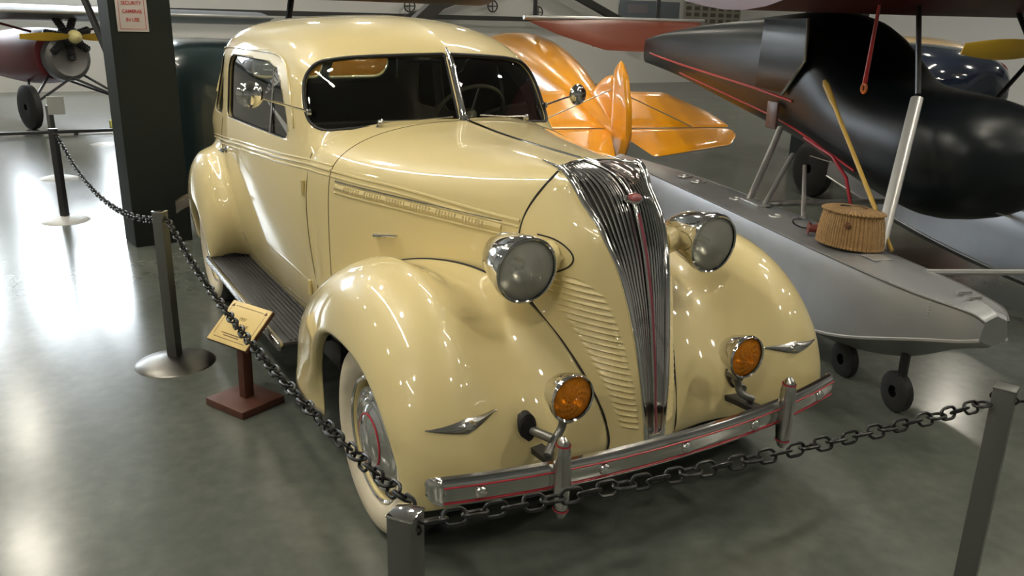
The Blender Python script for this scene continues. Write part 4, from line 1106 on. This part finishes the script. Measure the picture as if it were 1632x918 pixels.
# ------------------------------------------------------------------ red biplane with the yellow propeller, far left
rb = thing('red_radial_plane', 'dark red aircraft with a radial engine and yellow propeller at far left', 'aircraft', (-14, -.94, 0), radians(22))
red_fab = mat('dark_red_fabric', (.14, .018, .022), .5)
secs = [fus_section(*a_) for a_ in ((-5.5, .9, 1.2, .06), (-3.5, .75, 1.45, .3), (-1.6, .62, 1.62, .48), (-.7, .66, 1.62, .50), (-.35, .75, 1.55, .45))]
loft(secs).build('fuselage', red_fab, rb)
MB().lathe([(.0,-.02),(.36,0),(.40,.10),(.38,.24),(.30,.30),(.24,.27),(0,.25)], axisM((-.38, 0, 1.12), (1, 0, 0)), 32).build('cowl_bowl', mat('pale_cowl', (.16, .16, .155), .4, .4), rb)
en = MB().lathe([(0,.22),(.12,.20),(.16,.10),(.16,-.1)], axisM((-.02, 0, 1.48), (1, 0, 0)), 20).build('engine', black_metal, rb)
for k in range(7):
    a_ = 2*pi*k/7+.3; c_ = Vector((-.05, .27*cos(a_), 1.48+.27*sin(a_)))
    m = MB(); d_ = Vector((0, cos(a_), sin(a_)))
    m.lathe([(.055,-.12)]+[(.055+.014*(j % 2), -.12+.02*j) for j in range(12)]+[(.04,.13),(0,.14)], axisM(tuple(c_), tuple(d_)), 14); m.build('cylinder_head', black_metal, en)
pr_ = MB().lathe([(0,.13),(.05,.11),(.10,.05),(.115,-.02),(.10,-.05)], axisM((.20, 0, 1.48), (1, 0, 0)), 28).build('spinner', mat('cream_spinner', (.62, .55, .25), .35), rb)
for s_ in (-1, 1):
    rows = []
    for u in np.linspace(0, 1, 16):
        y = s_*(.08+.80*u); c = .055+.05*sin(pi*min(1, u*1.1)**.8)*(1 if u < .9 else .7); tw = radians(50-35*u)
        rows.append([(.20+c*cos(q)*sin(tw)*.8+.008*sin(q), y, 1.48+c*cos(q)*cos(tw)*.8+.012*sin(q)) for q in np.linspace(0, 2*pi, 12, endpoint=False)])
    b = MB(); b.grid(rows, cv=True); b.f.append(tuple(15*12+k for k in range(12))); b.mi.append(0); b.build('propeller_blade', mat('propeller_yellow', (.60, .38, .03), .4), rb)
ws4 = [airfoil(1.5, .24, y, .25, 1.86) for y in np.linspace(-4.2, 4.0, 6)]
loft(ws4, nu=0).build('lower_wing', mat('blue_grey_wing', (.16, .18, .21), .35), rb)
MB().tube([(.26, -4.2, 1.86), (.26, 4.0, 1.88)], .03, 10).build('leading_edge', strut_m, rb)
for s_ in (-1, 1):
    hub = Vector((.15, s_*.86, .36))
    MB().lathe([(.05,.07),(.26,.09),(.36,.05),(.36,-.05),(.26,-.09),(.05,-.07)], axisM(tuple(hub), (0, 1, 0)), 28).build('main_wheel', rubber, rb)
    for q in ((-.3, s_*.3, .82), (-1.1, s_*.3, .72), (-.1, 0, .80)): MB().tube([tuple(hub), q], .022, 8).build('landing_strut', black_metal, rb)
    MB().tube([(-.5, s_*.4, 1.55), (-.2, s_*1.6, 1.84)], .02, 8).build('wing_strut', red_fab, rb)
yc = MB().box((0, 0, .06), (.24, .22, .12), bev=.015)
yc.add([(.12, -.11, .12), (.12, .11, .12), (-.02, 0, .26)], [(0, 1, 2)])
yc = yc.build('wheel_chock', mat('pale_yellow_paint', (.55, .55, .12), .5)); yc.location = (-13.4, -.42, 0); tag(yc, 'pale yellow wheel chock on the floor beside the black column', 'wheel chock')
# low barrier rail far left
lr_ = thing('low_rail', 'thin dark low barrier rail in front of the red aircraft', 'rail', (-12.6, -1.1, 0))
MB().box((0, 0, .045), (.06, 2.6, .05), bev=.01).build('rail_bar', black_metal, lr_)
for y in (-1.1, 0, 1.1): MB().box((0, y, .015), (.16, .06, .03), bev=.005).build('rail_foot', black_metal, lr_)

# ------------------------------------------------------------------ dark blue aircraft nose and yellow propeller, far right
bl = thing('dark_blue_plane', 'dark blue aircraft nose with a yellow propeller behind the floatplane', 'aircraft', (-2.9, 6.6, 0), radians(-12))
secs = [fus_section(*a_) for a_ in ((-5, 1.1, 1.5, .1), (-3.0, .85, 1.62, .4), (-1.2, .75, 1.72, .6), (-.2, .78, 1.70, .62), (.35, .9, 1.6, .52), (.5, 1.1, 1.45, .3))]
loft(secs).build('fuselage', mat('dark_blue_enamel', (.012, .018, .035), .12, coat=1.0), bl)
for s_ in (-1, 1):
    rows = []
    for u in np.linspace(0, 1, 18):
        y = s_*(.05+1.05*u); c = .06+.07*sin(pi*min(1, u)**.8)*(1 if u < .9 else .8); tw = radians(45-30*u)
        rows.append([(.62+c*cos(q)*sin(tw)+.01*sin(q), y+.60, 1.66+c*cos(q)*cos(tw)*.9+.014*sin(q)) for q in np.linspace(0, 2*pi, 12, endpoint=False)])
    b = MB(); b.grid(rows, cv=True); b.f.append(tuple(17*12+k for k in range(12))); b.mi.append(0); b.build('propeller_blade', mat('propeller_yellow', (0, 0, 0)), bl)
MB().lathe([(0,.12),(.05,.10),(.08,.0),(.08,-.2)], axisM((.58, .60, 1.66), (1, 0, 0)), 20).build('propeller_hub', black_metal, bl)
for s_ in (-1, 1):
    MB().tube([(-1, s_*.4, .8), (-.8, s_*.9, .32)], .03, 8).build('landing_leg', black_metal, bl)
    MB().lathe([(.05,.06),(.22,.08),(.31,.04),(.31,-.04),(.22,-.08),(.05,-.06)], axisM((-.8, s_*.9, .31), (0, 1, 0)), 24).build('main_wheel', rubber, bl)
# cream and red cabin aircraft beyond
cr = thing('cream_red_plane', 'cream topped red aircraft body behind the black cowling', 'aircraft', (-5.2, 8.9, 0), radians(-15))
secs = [fus_section(*a_) for a_ in ((-3, .9, 1.3, .1), (-1.5, .7, 1.6, .45), (0, .6, 1.82, .6), (1.0, .7, 1.75, .55), (1.7, .95, 1.5, .3))]
cf = loft(secs).build('fuselage', [mat('red_gloss', (.22, .03, .03), .25, coat=1.), mat('tan_gloss', (.50, .36, .20), .25, coat=1.)], cr)
for p in cf.data.polygons:
    if p.center.z > 1.52: p.material_index = 1
for s_ in (-1, 1):
    MB().tube([(.3, s_*.4, .8), (.4, s_*.8, .3)], .03, 8).build('landing_leg', black_metal, cr)
    MB().lathe([(.05,.06),(.2,.08),(.29,.04),(.29,-.04),(.2,-.08),(.05,-.06)], axisM((.4, s_*.8, .29), (0, 1, 0)), 24).build('main_wheel', rubber, cr)

# ------------------------------------------------------------------ building frame at the back
steel = mat('dark_steel', (.04, .04, .038), .5)
def brace(n, a, b_, w_=.22): return struct('trim_%d' % n, MB().beam(a, b_, w_, w_), steel)
brace(2, (-21.4, 6.2, 1.2), (-21.4, 16.5, 4.9)); brace(3, (-21.4, 12.6, 3.6), (-21.4, 17.4, 1.7))
brace(4, (-21.4, 11.4, 0), (-21.4, 11.4, 8)); brace(5, (-21.6, -12, 1.98), (-21.6, 20, 2.12), .14)
brace(6, (-13, 2.9, 0), (-13, 7.6, 4.0), .26)
t7 = struct('trim_7', MB().box((0, 0, 4), (.4, .9, 8)), colm); t7.location = (-6.2, 8.8, 0)
for k, (y, z) in enumerate(((8.66, 2.37), (11.5, 2.45), (13.2, 2.32))):
    vw = thing('valve_wheel', ['round cross spoked wheel on the back wall above the roof centre', 'round cross spoked wheel beside the upright steel post', 'round cross spoked wheel nearest the rust red wing'][k], 'wheel', (-21.7, y, z), group='round wheels on the back wall')
    MB().tube([(0, .17*cos(a_), .17*sin(a_)) for a_ in np.linspace(0, 2*pi, 28, endpoint=False)], .022, 8, closed=True).build('rim', steel, vw)
    m = MB(); m.box((0, 0, 0), (.02, .34, .03)); m.box((0, 0, 0), (.02, .03, .34)); m.build('spokes', steel, vw, smooth=False)
    MB().lathe([(0,-.35),(.02,-.35),(.02,0),(0,0)], axisM((0, 0, 0), (1, 0, 0)), 8).build('spindle', steel, vw)
wp = thing('wall_panel', 'blue grey rectangular display panel on the back wall', 'display panel', (-21.9, 18.0, 2.45))
MB().box((.02, 0, 0), (.04, 2.7, .75), bev=.01).build('panel_face', mat('blue_grey_panel', (.17, .20, .23), .5), wp)
MB().box((.05, -.6, .1), (.01, .9, .3)).build('panel_label', mat('panel_label', (.25, .23, .26), .6), wp, smooth=False)
pg = thing('picture_grid', 'grid of small pale framed pictures on the back wall', 'pictures', (-21.9, 21.0, 2.55))
MB().box((.01, 0, 0), (.02, 2.8, .9)).build('backing_board', mat('pale_board', (.36, .34, .29), .7), pg, smooth=False)
for i in range(7):
    for j in range(4): MB().box((.03, -1.2+i*.4, -.34+j*.22), (.02, .24, .13)).build('small_picture', mat('small_picture', (.13, .11, .09), .6), pg, smooth=False)
